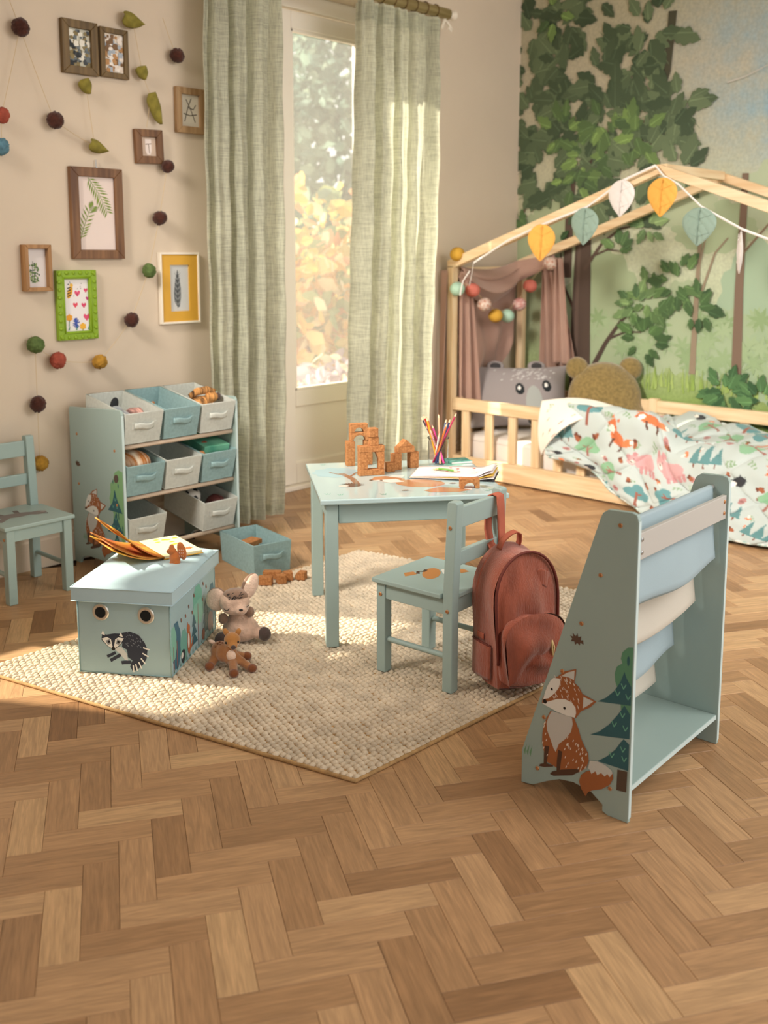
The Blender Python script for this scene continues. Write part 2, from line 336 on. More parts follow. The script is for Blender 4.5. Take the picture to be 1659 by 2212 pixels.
# mural wall: misty painted ground
m = bpy.data.materials.new('mural'); m.use_nodes = True; nt = m.node_tree; L = nt.links.new; bs_ = nt.nodes['Principled BSDF']; bs_.inputs['Roughness'].default_value = 0.8
tc = nn(nt, 'ShaderNodeTexCoord'); sx = nn(nt, 'ShaderNodeSeparateXYZ'); L(tc.outputs['Object'], sx.inputs[0])
nz = nn(nt, 'ShaderNodeTexNoise'); nz.inputs['Scale'].default_value = 2.2; nz.inputs['Detail'].default_value = 5; L(tc.outputs['Object'], nz.inputs[0])
zz = nn(nt, 'ShaderNodeMath', operation='MULTIPLY_ADD'); L(nz.outputs[0], zz.inputs[0]); zz.inputs[1].default_value = 0.35; L(sx.outputs[2], zz.inputs[2])
mr = nn(nt, 'ShaderNodeMapRange'); mr.inputs[1].default_value = 0.3; mr.inputs[2].default_value = 2.9; L(zz.outputs[0], mr.inputs[0])
cr = nn(nt, 'ShaderNodeValToRGB'); e = cr.color_ramp.elements; e[0].color = hx('#6F8F45'); e[1].color = hx('#B9B49A')
for p_, c_ in ((0.12, '#8AA25A'), (0.19, '#A6B884'), (0.26, '#B3C19C'), (0.40, '#C2CAAE'), (0.52, '#C6CAAE'), (0.68, '#BFBCA2'), (0.85, '#C2BAA2')): q = e.new(p_); q.color = hx(c_)
L(mr.outputs[0], cr.inputs[0])
# blue sky towards the far upper side of the paper
my = nn(nt, 'ShaderNodeMapRange'); my.inputs[1].default_value = 3.0; my.inputs[2].default_value = 2.2; L(sx.outputs[1], my.inputs[0])
mz = nn(nt, 'ShaderNodeMapRange'); mz.inputs[1].default_value = 1.45; mz.inputs[2].default_value = 2.0; L(sx.outputs[2], mz.inputs[0])
mm = nn(nt, 'ShaderNodeMath', operation='MULTIPLY'); L(my.outputs[0], mm.inputs[0]); L(mz.outputs[0], mm.inputs[1])
nb = nn(nt, 'ShaderNodeTexNoise'); nb.inputs['Scale'].default_value = 3.5; nb.inputs['Detail'].default_value = 8; nb.inputs['Roughness'].default_value = 0.7; L(tc.outputs['Object'], nb.inputs[0])
mrb = nn(nt, 'ShaderNodeMapRange'); mrb.inputs[1].default_value = 0.32; mrb.inputs[2].default_value = 0.62; L(nb.outputs[0], mrb.inputs[0])
m3 = nn(nt, 'ShaderNodeMath', operation='MULTIPLY'); L(mm.outputs[0], m3.inputs[0]); L(mrb.outputs[0], m3.inputs[1])
mx = nn(nt, 'ShaderNodeMix', data_type='RGBA'); L(m3.outputs[0], mx.inputs[0]); L(cr.outputs[0], mx.inputs[6]); mx.inputs[7].default_value = hx('#93B4C4')
ns = nn(nt, 'ShaderNodeTexNoise'); ns.inputs['Scale'].default_value = 60; ns.inputs['Detail'].default_value = 4; L(tc.outputs['Object'], ns.inputs[0])
r_ = nn(nt, 'ShaderNodeMapRange'); r_.inputs[1].default_value = 0.3; r_.inputs[2].default_value = 0.7; r_.inputs[3].default_value = 0.86; r_.inputs[4].default_value = 1.08; L(ns.outputs[0], r_.inputs[0])
sc_ = nn(nt, 'ShaderNodeVectorMath', operation='SCALE'); L(mx.outputs[2], sc_.inputs[0]); L(r_.outputs[0], sc_.inputs[3]); L(sc_.outputs[0], bs_.inputs['Base Color']); MAT['mural'] = m
b = MB(); b.box((XM + 0.06, 1.9, 1.485), (0.12, 3.91, 3.03)); WR = b.build('wall_right', 'mural', kind='structure')
mural = lambda u, z, h: (XM - h - 0.0006, YW - u, z)
# soft background woods
A = Art(mural, 1.2e-5)
def leaf_poly(x, y, l, w, a, lob=4, amp=0.18):
    pts = []
    for sgn in (1, -1):
        row = []
        for i in range(0, 13):
            t = i / 12; ww = w / 2 * math.sin(math.pi * min(1, t ** 0.8)) * (1 - amp + amp * 1.7 * abs(math.sin(lob * math.pi * t))); row.append((t * l, sgn * ww))
        pts += row if sgn == 1 else row[::-1][1:-1]
    return [(x + rot2(p, q, a)[0], y + rot2(p, q, a)[1]) for p, q in pts]
rnd = random.Random(3)
def shade(c1, c2, t): a, b2 = hx(c1), hx(c2); return tuple(a[i] + (b2[i] - a[i]) * t for i in range(3)) + (1,)
for (u, z, r, ry, c) in ((0.62, 0.95, 0.24, 0.34, '#A3B390'), (0.95, 0.82, 0.22, 0.2, '#A6B694'), (1.62, 1.0, 0.24, 0.34, '#A0B79C'), (1.15, 0.88, 0.18, 0.24, '#A8B796'), (1.42, 0.78, 0.2, 0.2, '#A3B594'), (1.75, 0.72, 0.2, 0.24, '#9EB392'), (0.3, 1.45, 0.2, 0.16, '#A8B592'), (0.1, 1.2, 0.2, 0.3, '#A5B290'), (1.32, 1.44, 0.23, 0.13, '#A7B794'), (1.08, 1.58, 0.22, 0.12, '#B0BC9C'), (1.75, 1.6, 0.25, 0.2, '#B2BFA2')):
    A.p(blobby(u, z, r, 48, 14, 0.16, ry, u), c)
for k in range(46):
    u = rnd.uniform(0.55, 1.75); z = rnd.uniform(0.66, 0.95); a0 = rnd.uniform(0, 6); c = shade('#A4B892', '#8CA578', rnd.random())
    for q in range(7): A.p(leaf_poly(u, z, 0.07, 0.022, a0 + q * 0.9, 1, 0.0), c)
for k in range(90):
    u = rnd.uniform(0.5, 1.9); A.line([(u, rnd.uniform(0.50, 0.56)), (u + rnd.uniform(-0.02, 0.02), rnd.uniform(0.59, 0.66))], 0.012, shade('#8AA64F', '#A9BF72', rnd.random()), 0.002)
A.build('mural_shrubs', WR)
A = Art(mural, 1.2e-5, 1.6e-2 * 0 + 5.0e-3)
def trunk(pts, w, w2, c): A.line(pts, w, c, w2)
trunk([(0.49, 0.38), (0.485, 1.0), (0.49, 1.4), (0.50, 1.75), (0.55, 2.2)], 0.15, 0.06, '#54443B'); trunk([(0.46, 0.38), (0.455, 1.0), (0.47, 1.7)], 0.03, 0.02, '#66544A')
trunk([(0.38, 1.15), (0.385, 1.5), (0.40, 1.8)], 0.06, 0.05, '#5C4A40'); trunk([(0.52, 1.5), (0.62, 1.68), (0.66, 1.8)], 0.05, 0.03, '#54443B')
trunk([(1.485, 0.58), (1.475, 1.1), (1.48, 1.72)], 0.06, 0.035, '#7C6656'); trunk([(1.49, 1.3), (1.62, 1.45), (1.72, 1.56)], 0.012, 0.006, '#8A7460')
trunk([(1.225, 0.62), (1.23, 1.0), (1.24, 1.40)], 0.038, 0.02, '#94836E'); trunk([(1.25, 1.05), (1.33, 1.3), (1.40, 1.38)], 0.014, 0.008, '#94836E'); trunk([(1.235, 1.2), (1.27, 1.38)], 0.012, 0.008, '#94836E')
trunk([(0.56, 0.58), (0.66, 0.76), (0.76, 0.90), (0.86, 0.98)], 0.034, 0.012, '#4F4038'); trunk([(0.68, 0.79), (0.80, 0.84), (0.90, 0.84)], 0.016, 0.008, '#4F4038')
trunk([(0.50, 1.20), (0.62, 1.36), (0.74, 1.44), (0.92, 1.47)], 0.022, 0.008, '#5C4A40'); trunk([(0.55, 1.28), (0.66, 1.32), (0.74, 1.31)], 0.014, 0.006, '#5C4A40')
trunk([(0.44, 0.95), (0.36, 1.1), (0.33, 1.3)], 0.02, 0.01, '#54443B'); trunk([(0.02, 1.5), (0.1, 1.66), (0.13, 1.8)], 0.02, 0.01, '#7C6A58'); trunk([(1.02, 2.62), (1.0, 2.3), (0.9, 2.0)], 0.05, 0.03, '#4B4A3A')
A.build('mural_trunks', WR)
A = Art(mural, 1.0e-5, 6.0e-3)
def cluster(u, z, r, n, cols, l=(0.11, 0.19), vein=True, dir_=None, spread=3.14):
    for q in range(n):
        a = rnd.uniform(0, 6.28) if dir_ is None else dir_ + rnd.uniform(-spread, spread); d = r * math.sqrt(rnd.random()) * 0.8
        x, y = u + d * math.cos(a), z + d * math.sin(a); ll = rnd.uniform(*l); c = shade(cols[0], cols[1], rnd.random() ** 1.5)
        A.p(leaf_poly(x, y, ll, ll * 0.52, a + rnd.uniform(-0.5, 0.5), 3, 0.22), c)
        if vein: x2, y2 = rot2(ll * 0.85, 0, a); A.line([(x + x2 * 0.1, y + y2 * 0.1), (x + x2, y + y2)], 0.007, tuple(min(1, v * 1.55 + 0.01) for v in c[:3]) + (1,), 0.002)
DG = ('#40523C', '#6A7C5C'); MG = ('#4A6340', '#7C9A58')
for (u, z, r, n) in ((0.10, 2.62, 0.16, 12), (0.30, 2.70, 0.2, 16), (0.52, 2.78, 0.15, 8), (0.12, 2.36, 0.16, 14), (0.30, 2.42, 0.15, 12), (0.88, 2.52, 0.19, 22), (0.72, 2.42, 0.12, 8), (0.14, 2.1, 0.16, 14), (0.36, 2.20, 0.17, 14), (0.60, 2.28, 0.16, 14), (0.80, 2.34, 0.13, 10), (0.2, 1.9, 0.18, 16), (0.68, 2.10, 0.2, 18), (0.88, 2.08, 0.17, 14), (1.08, 2.12, 0.14, 18), (1.0, 1.95, 0.14, 12), (0.38, 1.95, 0.2, 16), (0.2, 1.75, 0.16, 12), (0.45, 1.76, 0.18, 16), (0.72, 1.72, 0.14, 10), (0.85, 1.80, 0.16, 14), (0.56, 1.62, 0.12, 10), (0.30, 1.66, 0.12, 8), (1.10, 1.74, 0.1, 6), (0.82, 1.56, 0.1, 7)): cluster(u, z, r, n, DG)
for (u, z, r, n) in ((0.34, 2.02, 0.13, 12), (0.50, 1.88, 0.16, 16), (0.70, 1.92, 0.14, 14), (0.82, 1.96, 0.14, 12), (0.60, 2.06, 0.12, 8), (0.42, 1.76, 0.12, 8), (0.26, 2.72, 0.08, 4)): cluster(u, z, r, n, MG, (0.08, 0.13))
for (u, z, r, n, c) in ((0.94, 1.03, 0.15, 24, ('#3E5A35', '#6E8C55')), (1.12, 1.12, 0.14, 22, ('#3B5833', '#5F7F4B')), (0.86, 1.0, 0.1, 12, ('#476540', '#7F9C66')), (1.24, 1.0, 0.1, 12, ('#33502F', '#4D6D3E')), (0.92, 0.80, 0.13, 18, ('#34502E', '#587A45')), (0.74, 1.31, 0.06, 6, ('#476540', '#6F8F58')), (0.92, 1.46, 0.09, 10, ('#53714A', '#86A06C')), (0.10, 1.42, 0.12, 12, ('#4C6A42', '#7F9C66')), (0.30, 1.35, 0.06, 6, ('#34502E', '#587A45')), (1.44, 0.54, 0.12, 22, ('#2F5231', '#5A8350')), (1.64, 0.50, 0.11, 20, ('#2F5231', '#5A8350')), (1.8, 0.52, 0.1, 14, ('#2F5231', '#5A8350'))): cluster(u, z, r, n, c, (0.07, 0.11))
A.line([(1.36, 2.2), (1.46, 2.22), (1.62, 2.28)], 0.008, '#C9C6BE', 0.003)
A.build('mural_foliage', WR)
# ------------------------------------------------------------ french door in a deep reveal
D = thing('door_1', None, None, (0, 0, 0)); D['kind'] = 'structure'
YD = 4.13
def bar(bb, x0, x1, z0, z1, y0=YD, t=0.05): bb.box(((x0 + x1) / 2, y0 + t / 2, (z0 + z1) / 2), (x1 - x0, t, z1 - z0))
b = MB(); bar(b, 3.20, 3.60, 0, 2.64, YD - 0.01, 0.07); bar(b, 4.32, 4.42, 0, 2.64, YD - 0.01, 0.07); bar(b, 3.60, 4.32, 2.56, 2.64, YD - 0.01, 0.07); bar(b, 3.2, 4.42, 0.0, 0.025, YD - 0.03, 0.1)
b.build('door_frame', 'white_paint', D, bevel=0.004)
b = MB(); bar(b, 3.612, 3.72, 0.03, 2.55); bar(b, 4.22, 4.31, 0.03, 2.55); bar(b, 3.72, 4.22, 2.46, 2.55); bar(b, 3.72, 4.22, 0.46, 0.55); bar(b, 3.72, 4.22, 0.03, 0.15)
b.build('door_leaf', 'white_paint', D, bevel=0.006)
b = MB(); bar(b, 3.72, 4.22, 0.15, 0.46, YD + 0.018, 0.015); b.build('door_panel', 'white_paint', D)
b = MB()
for (x0, x1, z0, z1) in ((3.72, 3.735, 0.55, 2.46), (4.205, 4.22, 0.55, 2.46), (3.72, 4.22, 0.55, 0.565), (3.72, 4.22, 2.445, 2.46)): bar(b, x0, x1, z0, z1, YD + 0.005, 0.03)
b.build('glazing_bead', 'white_paint', D, bevel=0.003)
b = MB(); bar(b, 3.72, 4.22, 0.55, 2.46, YD + 0.022, 0.004); b.build('pane', 'pane', D)
# window out of the frame to the left (lets the low sun onto the rug)
D2 = thing('window_2', None, None); D2['kind'] = 'structure'
b = MB()
for (x0, x1, z0, z1) in ((0.45, 0.51, 0.62, 2.15), (1.56, 1.62, 0.62, 2.15), (0.51, 1.56, 0.62, 0.68), (0.51, 1.56, 2.09, 2.15), (1.0, 1.04, 0.68, 2.09)): bar(b, x0, x1, z0, z1, 4.02, 0.06)
b.build('window_frame', 'white_paint', D2, bevel=0.004)
b = MB(); bar(b, 0.51, 1.56, 0.68, 2.09, 4.045, 0.004); b.build('pane', 'pane', D2)
mat('blind', '#E6DCC8', 0.9, transl=0.5); b = MB(); bar(b, 0.5, 1.57, 1.38, 2.14, 3.99, 0.003); b.build('added_sun_blind', 'blind', D2)  # unseen blind, added to limit the sun band on the rug
# ------------------------------------------------------------ garden behind the glass
mat('terrace', '#B7AC9C', 0.9, var=0.1); b = MB(); b.box((6, 12.4, -0.25), (30, 16, 0.1)); b.build('ground_outside', 'terrace', kind='structure')
def bush(name, label, c, r, n, cols, leaf, seed, trunkh=0.0):
    rg = random.Random(seed); t = thing(name, label, 'shrub' if trunkh < 1 else 'tree', (c[0], c[1], -0.2))
    bb = MB(); mats = []
    for k, cc in enumerate(cols):
        nm = 'leaf_' + cc[1:]
        if nm not in MAT: mat(nm, cc, 0.8, transl=0.45)
        mats.append(nm)
    for q in range(n):
        d = Vector((rg.gauss(0, 1), rg.gauss(0, 1), rg.gauss(0, 1))).normalized() * (rg.random() ** 0.35); p = Vector((d.x * r[0], d.y * r[1], trunkh + r[2] + d.z * r[2]))
        M = Matrix.Translation(p) @ Euler((rg.uniform(0, 6), rg.uniform(0, 6), rg.uniform(0, 6))).to_matrix().to_4x4() @ Matrix.Scale(leaf * rg.uniform(0.6, 1.3), 4)
        bb.add([(0, -0.5, 0), (0.34, -0.1, 0.08), (0.2, 0.35, 0.02), (0, 0.55, 0), (-0.2, 0.35, 0.02), (-0.34, -0.1, 0.08)], [(0, 1, 2, 3), (0, 3, 4, 5)], rg.randrange(len(cols)), M)
    o = bb.build('foliage', mats, t); o['kind'] = 'stuff'
    tb = MB(); tb.tube([(0, 0, 0), (0.05, 0, trunkh * 0.6 + r[2] * 0.5), (0, 0.05, trunkh + r[2])], [0.08, 0.06, 0.03]); tb.build('trunk', 'walnut', t, smooth=True)
AUT = ['#E6BE62', '#DFA94E', '#EFD592', '#BFA963', '#93A06A', '#F2E4BE', '#DDA075']
bush('autumn_bush', 'golden autumn bush close behind the door glass', (6.35, 6.9), (0.9, 0.55, 0.85), 1100, AUT, 0.17, 1)
bush('autumn_bush', 'yellow and green autumn shrub further back outside the door glass', (7.5, 8.0), (1.0, 0.7, 1.15), 900, AUT + ['#7F946E', '#6F8A78'], 0.18, 2)
bush('purple_shrub', 'low dusky purple shrub at the foot of the door glass', (5.85, 5.95), (0.55, 0.4, 0.34), 500, ['#B5A6B2', '#C6B8C2', '#A394A0', '#E0CFB0'], 0.12, 3)
bush('conifer_tree', 'tall blue green conifer filling the upper door glass', (10.3, 10.0), (1.9, 1.0, 2.6), 3000, ['#7F9A8C', '#6B877C', '#94A896', '#5C786E'], 0.22, 4, 0.6)
bush('conifer_tree', 'pale grey green tree far behind the garden bushes', (8.2, 12.4), (1.6, 1.2, 2.2), 1800, ['#A9BBA8', '#8FA898', '#C4CDB8'], 0.24, 5, 0.6)
bush('garden_hedge', 'tall grey green hedge to the right in the garden', (9.3, 6.6), (1.3, 0.8, 1.7), 1100, ['#7F9A8C', '#94A896', '#A9BBA8'], 0.22, 6, 0.2)
bush('garden_hedge', 'leafy yellow green hedge at the far right of the garden', (12.6, 7.2), (1.6, 0.9, 2.0), 1100, ['#93A06A', '#BFA963', '#94A896'], 0.24, 7, 0.2)
bush('garden_hedge', 'slim grey green hedge to the left in the garden', (5.2, 8.6), (0.9, 0.7, 1.8), 900, ['#7F9A8C', '#94A896', '#A9BBA8'], 0.2, 8, 0.2)
b = MB(); b.box((2.05, 1.45, 3.03), (7.0, 5.2, 0.06)); b.build('ceiling', 'white_paint', kind='structure')
b = MB(); b.box((-1.46, 1.4, 1.485), (0.12, 5.0, 3.03)); b.build('wall_left', 'wall', kind='structure')
# ------------------------------------------------------------ curtains and rod
weave('linen_curtain', '#DEE0CC', 0.5)
def curtain(name, label, x0t, x1t, x0b, x1b, z0, z1, folds, seed, y=3.72):
    t = thing(name, label, 'curtain', ((x0b + x1b) / 2, y, 0)); cx = (x0b + x1b) / 2; rg = random.Random(seed)
    ph = [rg.uniform(0, 6.28) for _ in range(6)]
    def fn(u, v):
        z = z0 + (z1 - z0) * v
        uu = u + 0.03 * math.sin(3 * u * math.pi + 2.2 * v + ph[0]) * math.sin(math.pi * u)
        e = 1 - (1 - v) ** 3
        x = (x0b + (x0t - x0b) * v) * (1 - uu) + (x1b + (x1t - x1b) * v) * uu
        amp = 0.050 * (0.75 + 0.25 * math.sin(5 * u + ph[1])) * (1 - 0.45 * v ** 6)
        s = math.sin(2 * math.pi * folds * u + ph[2] + 0.5 * math.sin(2.0 * v + 4 * u + ph[3]))
        s = math.copysign(abs(s) ** 0.75, s)
        yy = amp * s + 0.012 * math.sin(2 * math.pi * folds * 2.7 * u + ph[4] + 1.4 * v) + 0.004 * math.sin(40 * v + 9 * u)
        x += 0.014 * math.cos(2 * math.pi * folds * u + ph[2]) + 0.006 * math.sin(7 * v + ph[5])
        return (x - cx, yy, z)
    b = MB(); b.grid(fn, 190, 90); b.build('panel', 'linen_curtain', t, smooth=True)
    b = MB(); b.grid(lambda u, v: (lambda q: (q[0], q[1] - 0.002, q[2]))(fn(u, 0.012 * (v - 0.5) + 0.014)), 190, 1); b.build('hem', 'linen_curtain', t, smooth=True)
    b = MB(); b.grid(lambda u, v: (lambda q: (q[0], q[1] * 0.75, q[2]))(fn(u, 0.965 + 0.04 * v)), 190, 2); b.build('heading_tape', 'linen_curtain', t, smooth=True)
curtain('linen_curtain', 'sage linen curtain hanging left of the glass door, beside the picture wall', 2.83, 3.28, 2.80, 3.23, 0.03, 2.66, 4.2, 5)
curtain('linen_curtain', 'sage linen curtain hanging right of the glass door, beside the house bed', 3.82, 4.45, 3.74, 4.36, 0.03, 2.545, 5.2, 9)
t = thing('curtain_rod', 'olive wooden curtain pole with white carved end bracket above the door', 'curtain rod', (3.6, 3.74, 2.60))
b = MB(); b.tube([(-0.95, 0, 0), (-0.3, 0.0, 0), (0.4, 0, 0), (0.93, 0, 0)], 0.029, 14); b.build('pole', 'pole_wood', t, smooth='auto')
b = MB(); b.lathe([(0.002, 0), (0.018, 0.004), (0.022, 0.014), (0.012, 0.022), (0.024, 0.034), (0.026, 0.05), (0.016, 0.062), (0.002, 0.066)], 14, M=Matrix.Translation((0.93, 0, 0)) @ Matrix.Rotation(R(90), 4, 'Y')); b.build('finial', 'cream', t, smooth='auto')
b = MB(); b.box((0.90, 0.09, -0.02), (0.022, 0.05, 0.12)); b.tube([(0.90, 0.1, -0.07), (0.90, 0.06, -0.085), (0.90, 0.02, -0.07), (0.90, 0.0, -0.03), (0.90, 0.03, -0.01), (0.90, 0.045, -0.035), (0.90, 0.025, -0.05)], 0.009, 8)
b.tube([(0.915, 0.02, -0.02), (0.93, 0.0, -0.05), (0.945, -0.01, -0.075), (0.93, -0.02, -0.09), (0.92, -0.01, -0.075)], 0.008, 8); b.build('bracket', 'cream', t, smooth='auto')
for k in range(16):
    b = MB(); a = [(0.0, 0.033 * math.cos(q), 0.033 * math.sin(q)) for q in [i * math.pi / 7 for i in range(15)]]
    x = -0.78 + k * 0.06 if k < 8 else 0.22 + (k - 8) * 0.085
    b.tube(a, 0.003, 6, cap=False); b.build('curtain_ring', 'olivewood', t, smooth=True, loc=(x, 0, 0))
# ------------------------------------------------------------ house bed
BX0, BX1, BY0, BY1, APY = 4.62, 5.31, 3.765, 1.175, 2.47
T = 0.045; PZ = 1.225; AZ = 1.70
BED = thing('house_bed', 'natural pine house bed with gabled roof frame and slatted side rails', 'bed', (4.965, 2.47, 0))
O = Vector((4.965, 2.47, 0))
def bb_(name, c, d, m='pine', bev=0.003):
    b = MB(); b.box((0, 0, 0), d); return b.build(name, m, BED, bevel=bev, loc=tuple(Vector(c) - O))
for x in (BX0, BX1):
    for y in (BY0, BY1): bb_('post', (x, y, PZ / 2), (T, T, PZ))
for x in (BX0, BX1):
    for y in (BY0, BY1):                                  # sloping roof beams
        L_ = math.hypot(APY - y, AZ - PZ); a = math.atan2(AZ - PZ, APY - y)
        b = MB(); s = 1 if y < APY else -1; hw = T / 2 / math.cos(math.atan2(AZ - PZ, abs(APY - y)))
        poly = [(y - s * T / 2, PZ - 0.01), (y - s * T / 2, PZ + hw * 1.3), (APY, AZ + hw), (APY, AZ - hw), (y + s * T / 2, PZ - 0.01)]
        b.prism([(p - O.y, q) for p, q in poly], lambda p, q, h: (h, p, q), x - T / 2 - O.x, x + T / 2 - O.x); b.build('roof_beam', 'pine_y', BED, bevel=0.003)
bb_('ridge_beam', ((BX0 + BX1) / 2, APY, AZ + 0.005), (BX1 - BX0 - T - 0.002, T, T), 'pine_x')
for y in (BY0, BY1): bb_('eave_beam', ((BX0 + BX1) / 2, y, PZ - 0.03), (BX1 - BX0 - T - 0.002, T * 0.9, T), 'pine_x')
RZ = 0.425
YM = 2.515
bb_('top_rail', (BX0, (BY0 + YM) / 2, RZ), (0.04, BY0 - YM - T - 0.002, 0.07), 'pine_y'); bb_('top_rail', (BX1, (BY0 + BY1) / 2, RZ), (0.04, BY0 - BY1 - T - 0.002, 0.07), 'pine_y')
for y in (BY0, BY1): bb_('top_rail', ((BX0 + BX1) / 2, y, RZ), (BX1 - BX0 - T - 0.002, 0.04, 0.07), 'pine_x')
bb_('side_board', (BX0 - 0.004, (BY0 + YM) / 2, 0.065), (0.035, BY0 - YM - T - 0.002, 0.11), 'pine_y'); bb_('side_board', (BX1, (BY0 + BY1) / 2, 0.065), (0.035, BY0 - BY1 - T - 0.002, 0.11), 'pine_y')
bb_('side_board', (BX0 - 0.004, (BY1 + YM) / 2, 0.065), (0.035, YM - BY1 - T - 0.002, 0.11), 'pine_y')
for y in (BY0, BY1): bb_('end_board', ((BX0 + BX1) / 2, y, 0.065), (BX1 - BX0 - T - 0.002, 0.035, 0.11), 'pine_x')
bb_('rail_post', (BX0, YM, 0.235), (T, T, 0.47)); bb_('rail_post', (BX1, 2.82, 0.235), (T * 1.05, T * 1.2, 0.47))
for y in (3.652, 3.483, 3.318, 3.161, 3.014, 2.866, 2.72): bb_('baluster', (BX0, y, 0.255), (0.022, 0.052, 0.268), bev=0.002)
for k in range(14): bb_('baluster', (BX1, 3.60 - k * 0.165, 0.255), (0.022, 0.052, 0.268), bev=0.002)
for k in range(3): bb_('baluster', (BX0 + 0.17 + k * 0.17, BY0, 0.255), (0.052, 0.022, 0.268), bev=0.002)
# mattress
def pillow_pts(w, d, h, n=2.6, nu=40, nv=30): pass
b = MB(); MX0, MX1, MY0, MY1 = BX0 + 0.045, BX1 - 0.04, BY0 - 0.05, BY1 + 0.05
b.box(((MX0 + MX1) / 2, (MY0 + MY1) / 2, 0.145), (MX1 - MX0, MY0 - MY1, 0.2))
MT = thing('mattress', 'white fitted sheet mattress inside the pine bed', 'mattress', ((MX0 + MX1) / 2, (MY0 + MY1) / 2, 0.045))
q = MB(); q.box((0, 0, 0.1), (MX1 - MX0, MY0 - MY1, 0.2)); q.build('core', 'white_cloth', MT, bevel=0.035, seg=4, smooth=True)
q = MB(); q.tube([(-(MX1 - MX0) / 2 + 0.003, (MY0 - MY1) / 2 - 0.04, 0.165), (-(MX1 - MX0) / 2 + 0.003, -(MY0 - MY1) / 2 + 0.04, 0.165)], 0.004, 6); q.build('piping', 'white_cloth', MT, smooth=True)
# ------------------------------------------------------------ painted cloth meshes
def inside(X, Y, poly):
    r = np.zeros(X.shape, bool); n = len(poly)
    for i in range(n):
        x1, y1 = poly[i]; x2, y2 = poly[(i + 1) % n]
        if y1 == y2: continue
        r ^= ((y1 > Y) != (y2 > Y)) & (X < (x2 - x1) * (Y - y1) / (y2 - y1) + x1)
    return r
def ellm(X, Y, cx, cy, rx, ry, a=0.0):
    dx, dy = X - cx, Y - cy; c, s = math.cos(a), math.sin(a); return ((dx * c + dy * s) / rx) ** 2 + ((-dx * s + dy * c) / ry) ** 2 < 1
def np_obj(name, V, nu, nv, cols, mt, parent, solid=0.0, closed=False):
    w = nu + 1; idx = np.arange(w * (nv + 1)).reshape(nv + 1, w)
    F = np.stack([idx[:-1, :-1], idx[:-1, 1:], idx[1:, 1:], idx[1:, :-1]], -1).reshape(-1, 4)
    me = bpy.data.meshes.new(name); me.from_pydata(V.reshape(-1, 3).tolist(), [], F.tolist()); me.materials.append(MAT[mt])
    if cols is not None:
        at = me.color_attributes.new('Col', 'FLOAT_COLOR', 'POINT'); c4 = np.concatenate([cols.reshape(-1, 3), np.ones((cols.size // 3, 1))], 1); at.data.foreach_set('color', c4.astype(np.float32).ravel())
    me.polygons.foreach_set('use_smooth', [True] * len(me.polygons)); o = bpy.data.objects.new(name, me); COL.objects.link(o); o.parent = parent
    if solid: q = o.modifiers.new('solid', 'SOLIDIFY'); q.thickness = solid; q.offset = 0
    return o
def vnoise(X, Y, seed=0, n=10, f0=3.0, f1=14.0):
    rg = np.random.RandomState(seed); z = np.zeros(X.shape)
    for k in range(n):
        f = rg.uniform(f0, f1); a = rg.uniform(0, 6.28); p = rg.uniform(0, 6.28); z += np.sin(f * (X * math.cos(a) + Y * math.sin(a)) + p + 0.8 * np.sin(2.1 * X + 3.3 * Y + k)) / n ** 0.5
    return z
# duvet
NU, NV = 300, 380
DUV = thing('duvet', 'quilted duvet with woodland animals spilling over the bed side to the floor', 'duvet', (4.62, 2.0, 0))
u = np.linspace(0, 1, NU + 1)[None, :] * np.ones((NV + 1, 1)); v = np.linspace(0, 1, NV + 1)[:, None] * np.ones((1, NU + 1))
ys = 3.02 + (1.12 - 3.02) * v
def smst(e0, e1, x): t = np.clip((x - e0) / (e1 - e0), 0, 1); return t * t * (3 - 2 * t)
nz1 = vnoise(u * 1.5, v * 2.0, 3, 10, 4, 16)
rail = smst(2.27, 2.46, ys)                                   # duvet rides over the rail only along the guarded part
# control profile across the bed (X, Z) for each y
hemz = np.clip(0.20 * smst(2.30, 3.02, ys) ** 0.9 + 0.018, 0.018, 1); hemx = 4.555 - 0.20 * smst(2.75, 2.0, ys) - 0.02
kx = [5.255, 5.18, 4.95, 4.76, 4.63, 4.565, None, None]
prof_x = np.stack([np.full_like(ys, 5.262), np.full_like(ys, 5.17), np.full_like(ys, 4.95), np.full_like(ys, 4.76), 4.645 + 0 * ys, 4.585 - 0.035 * (1 - rail), 4.565 - 0.075 * (1 - rail), (4.555 + hemx) / 2 - 0.01 - 0.05 * (1 - rail), hemx], -1)
top = 0.295 + 0.0 * ys
prof_z = np.stack([top + 0.075 + 0.05 * np.exp(-((ys - 2.66) / 0.16) ** 2), top + 0.07 + 0.03 * np.exp(-((ys - 2.6) / 0.2) ** 2), top + 0.03, top + 0.06 + 0.05 * rail, top + 0.07 + 0.125 * rail, top + 0.02 + 0.16 * rail, top - 0.09 + 0.10 * rail, (top - 0.06 + 0.06 * rail + hemz) / 2 - 0.02, hemz], -1)
kn = np.array([0, 0.07, 0.26, 0.42, 0.55, 0.62, 0.72, 0.87, 1.0])
def interp(P, u):
    out = np.zeros_like(u)
    for i in range(len(kn) - 1):
        m_ = (u >= kn[i]) & (u <= kn[i + 1]); t = (u - kn[i]) / (kn[i + 1] - kn[i]); p0 = P[..., max(i - 1, 0)]; p1 = P[..., i]; p2 = P[..., i + 1]; p3 = P[..., min(i + 2, len(kn) - 1)]
        val = 0.5 * (2 * p1 + (p2 - p0) * t + (2 * p0 - 5 * p1 + 4 * p2 - p3) * t ** 2 + (3 * p1 - p0 - 3 * p2 + p3) * t ** 3); out = np.where(m_, val, out)
    return out
Xd, Zd = interp(prof_x, u), interp(prof_z, u)
Yd = ys - 0.20 * (1 - v) ** 2 * smst(0.6, 0.0, u) + 0.03 * (1 - v) ** 3 * np.sin(4 * u)
ca, cb = u * 1.30, v * 1.90                                  # cloth coordinates in metres
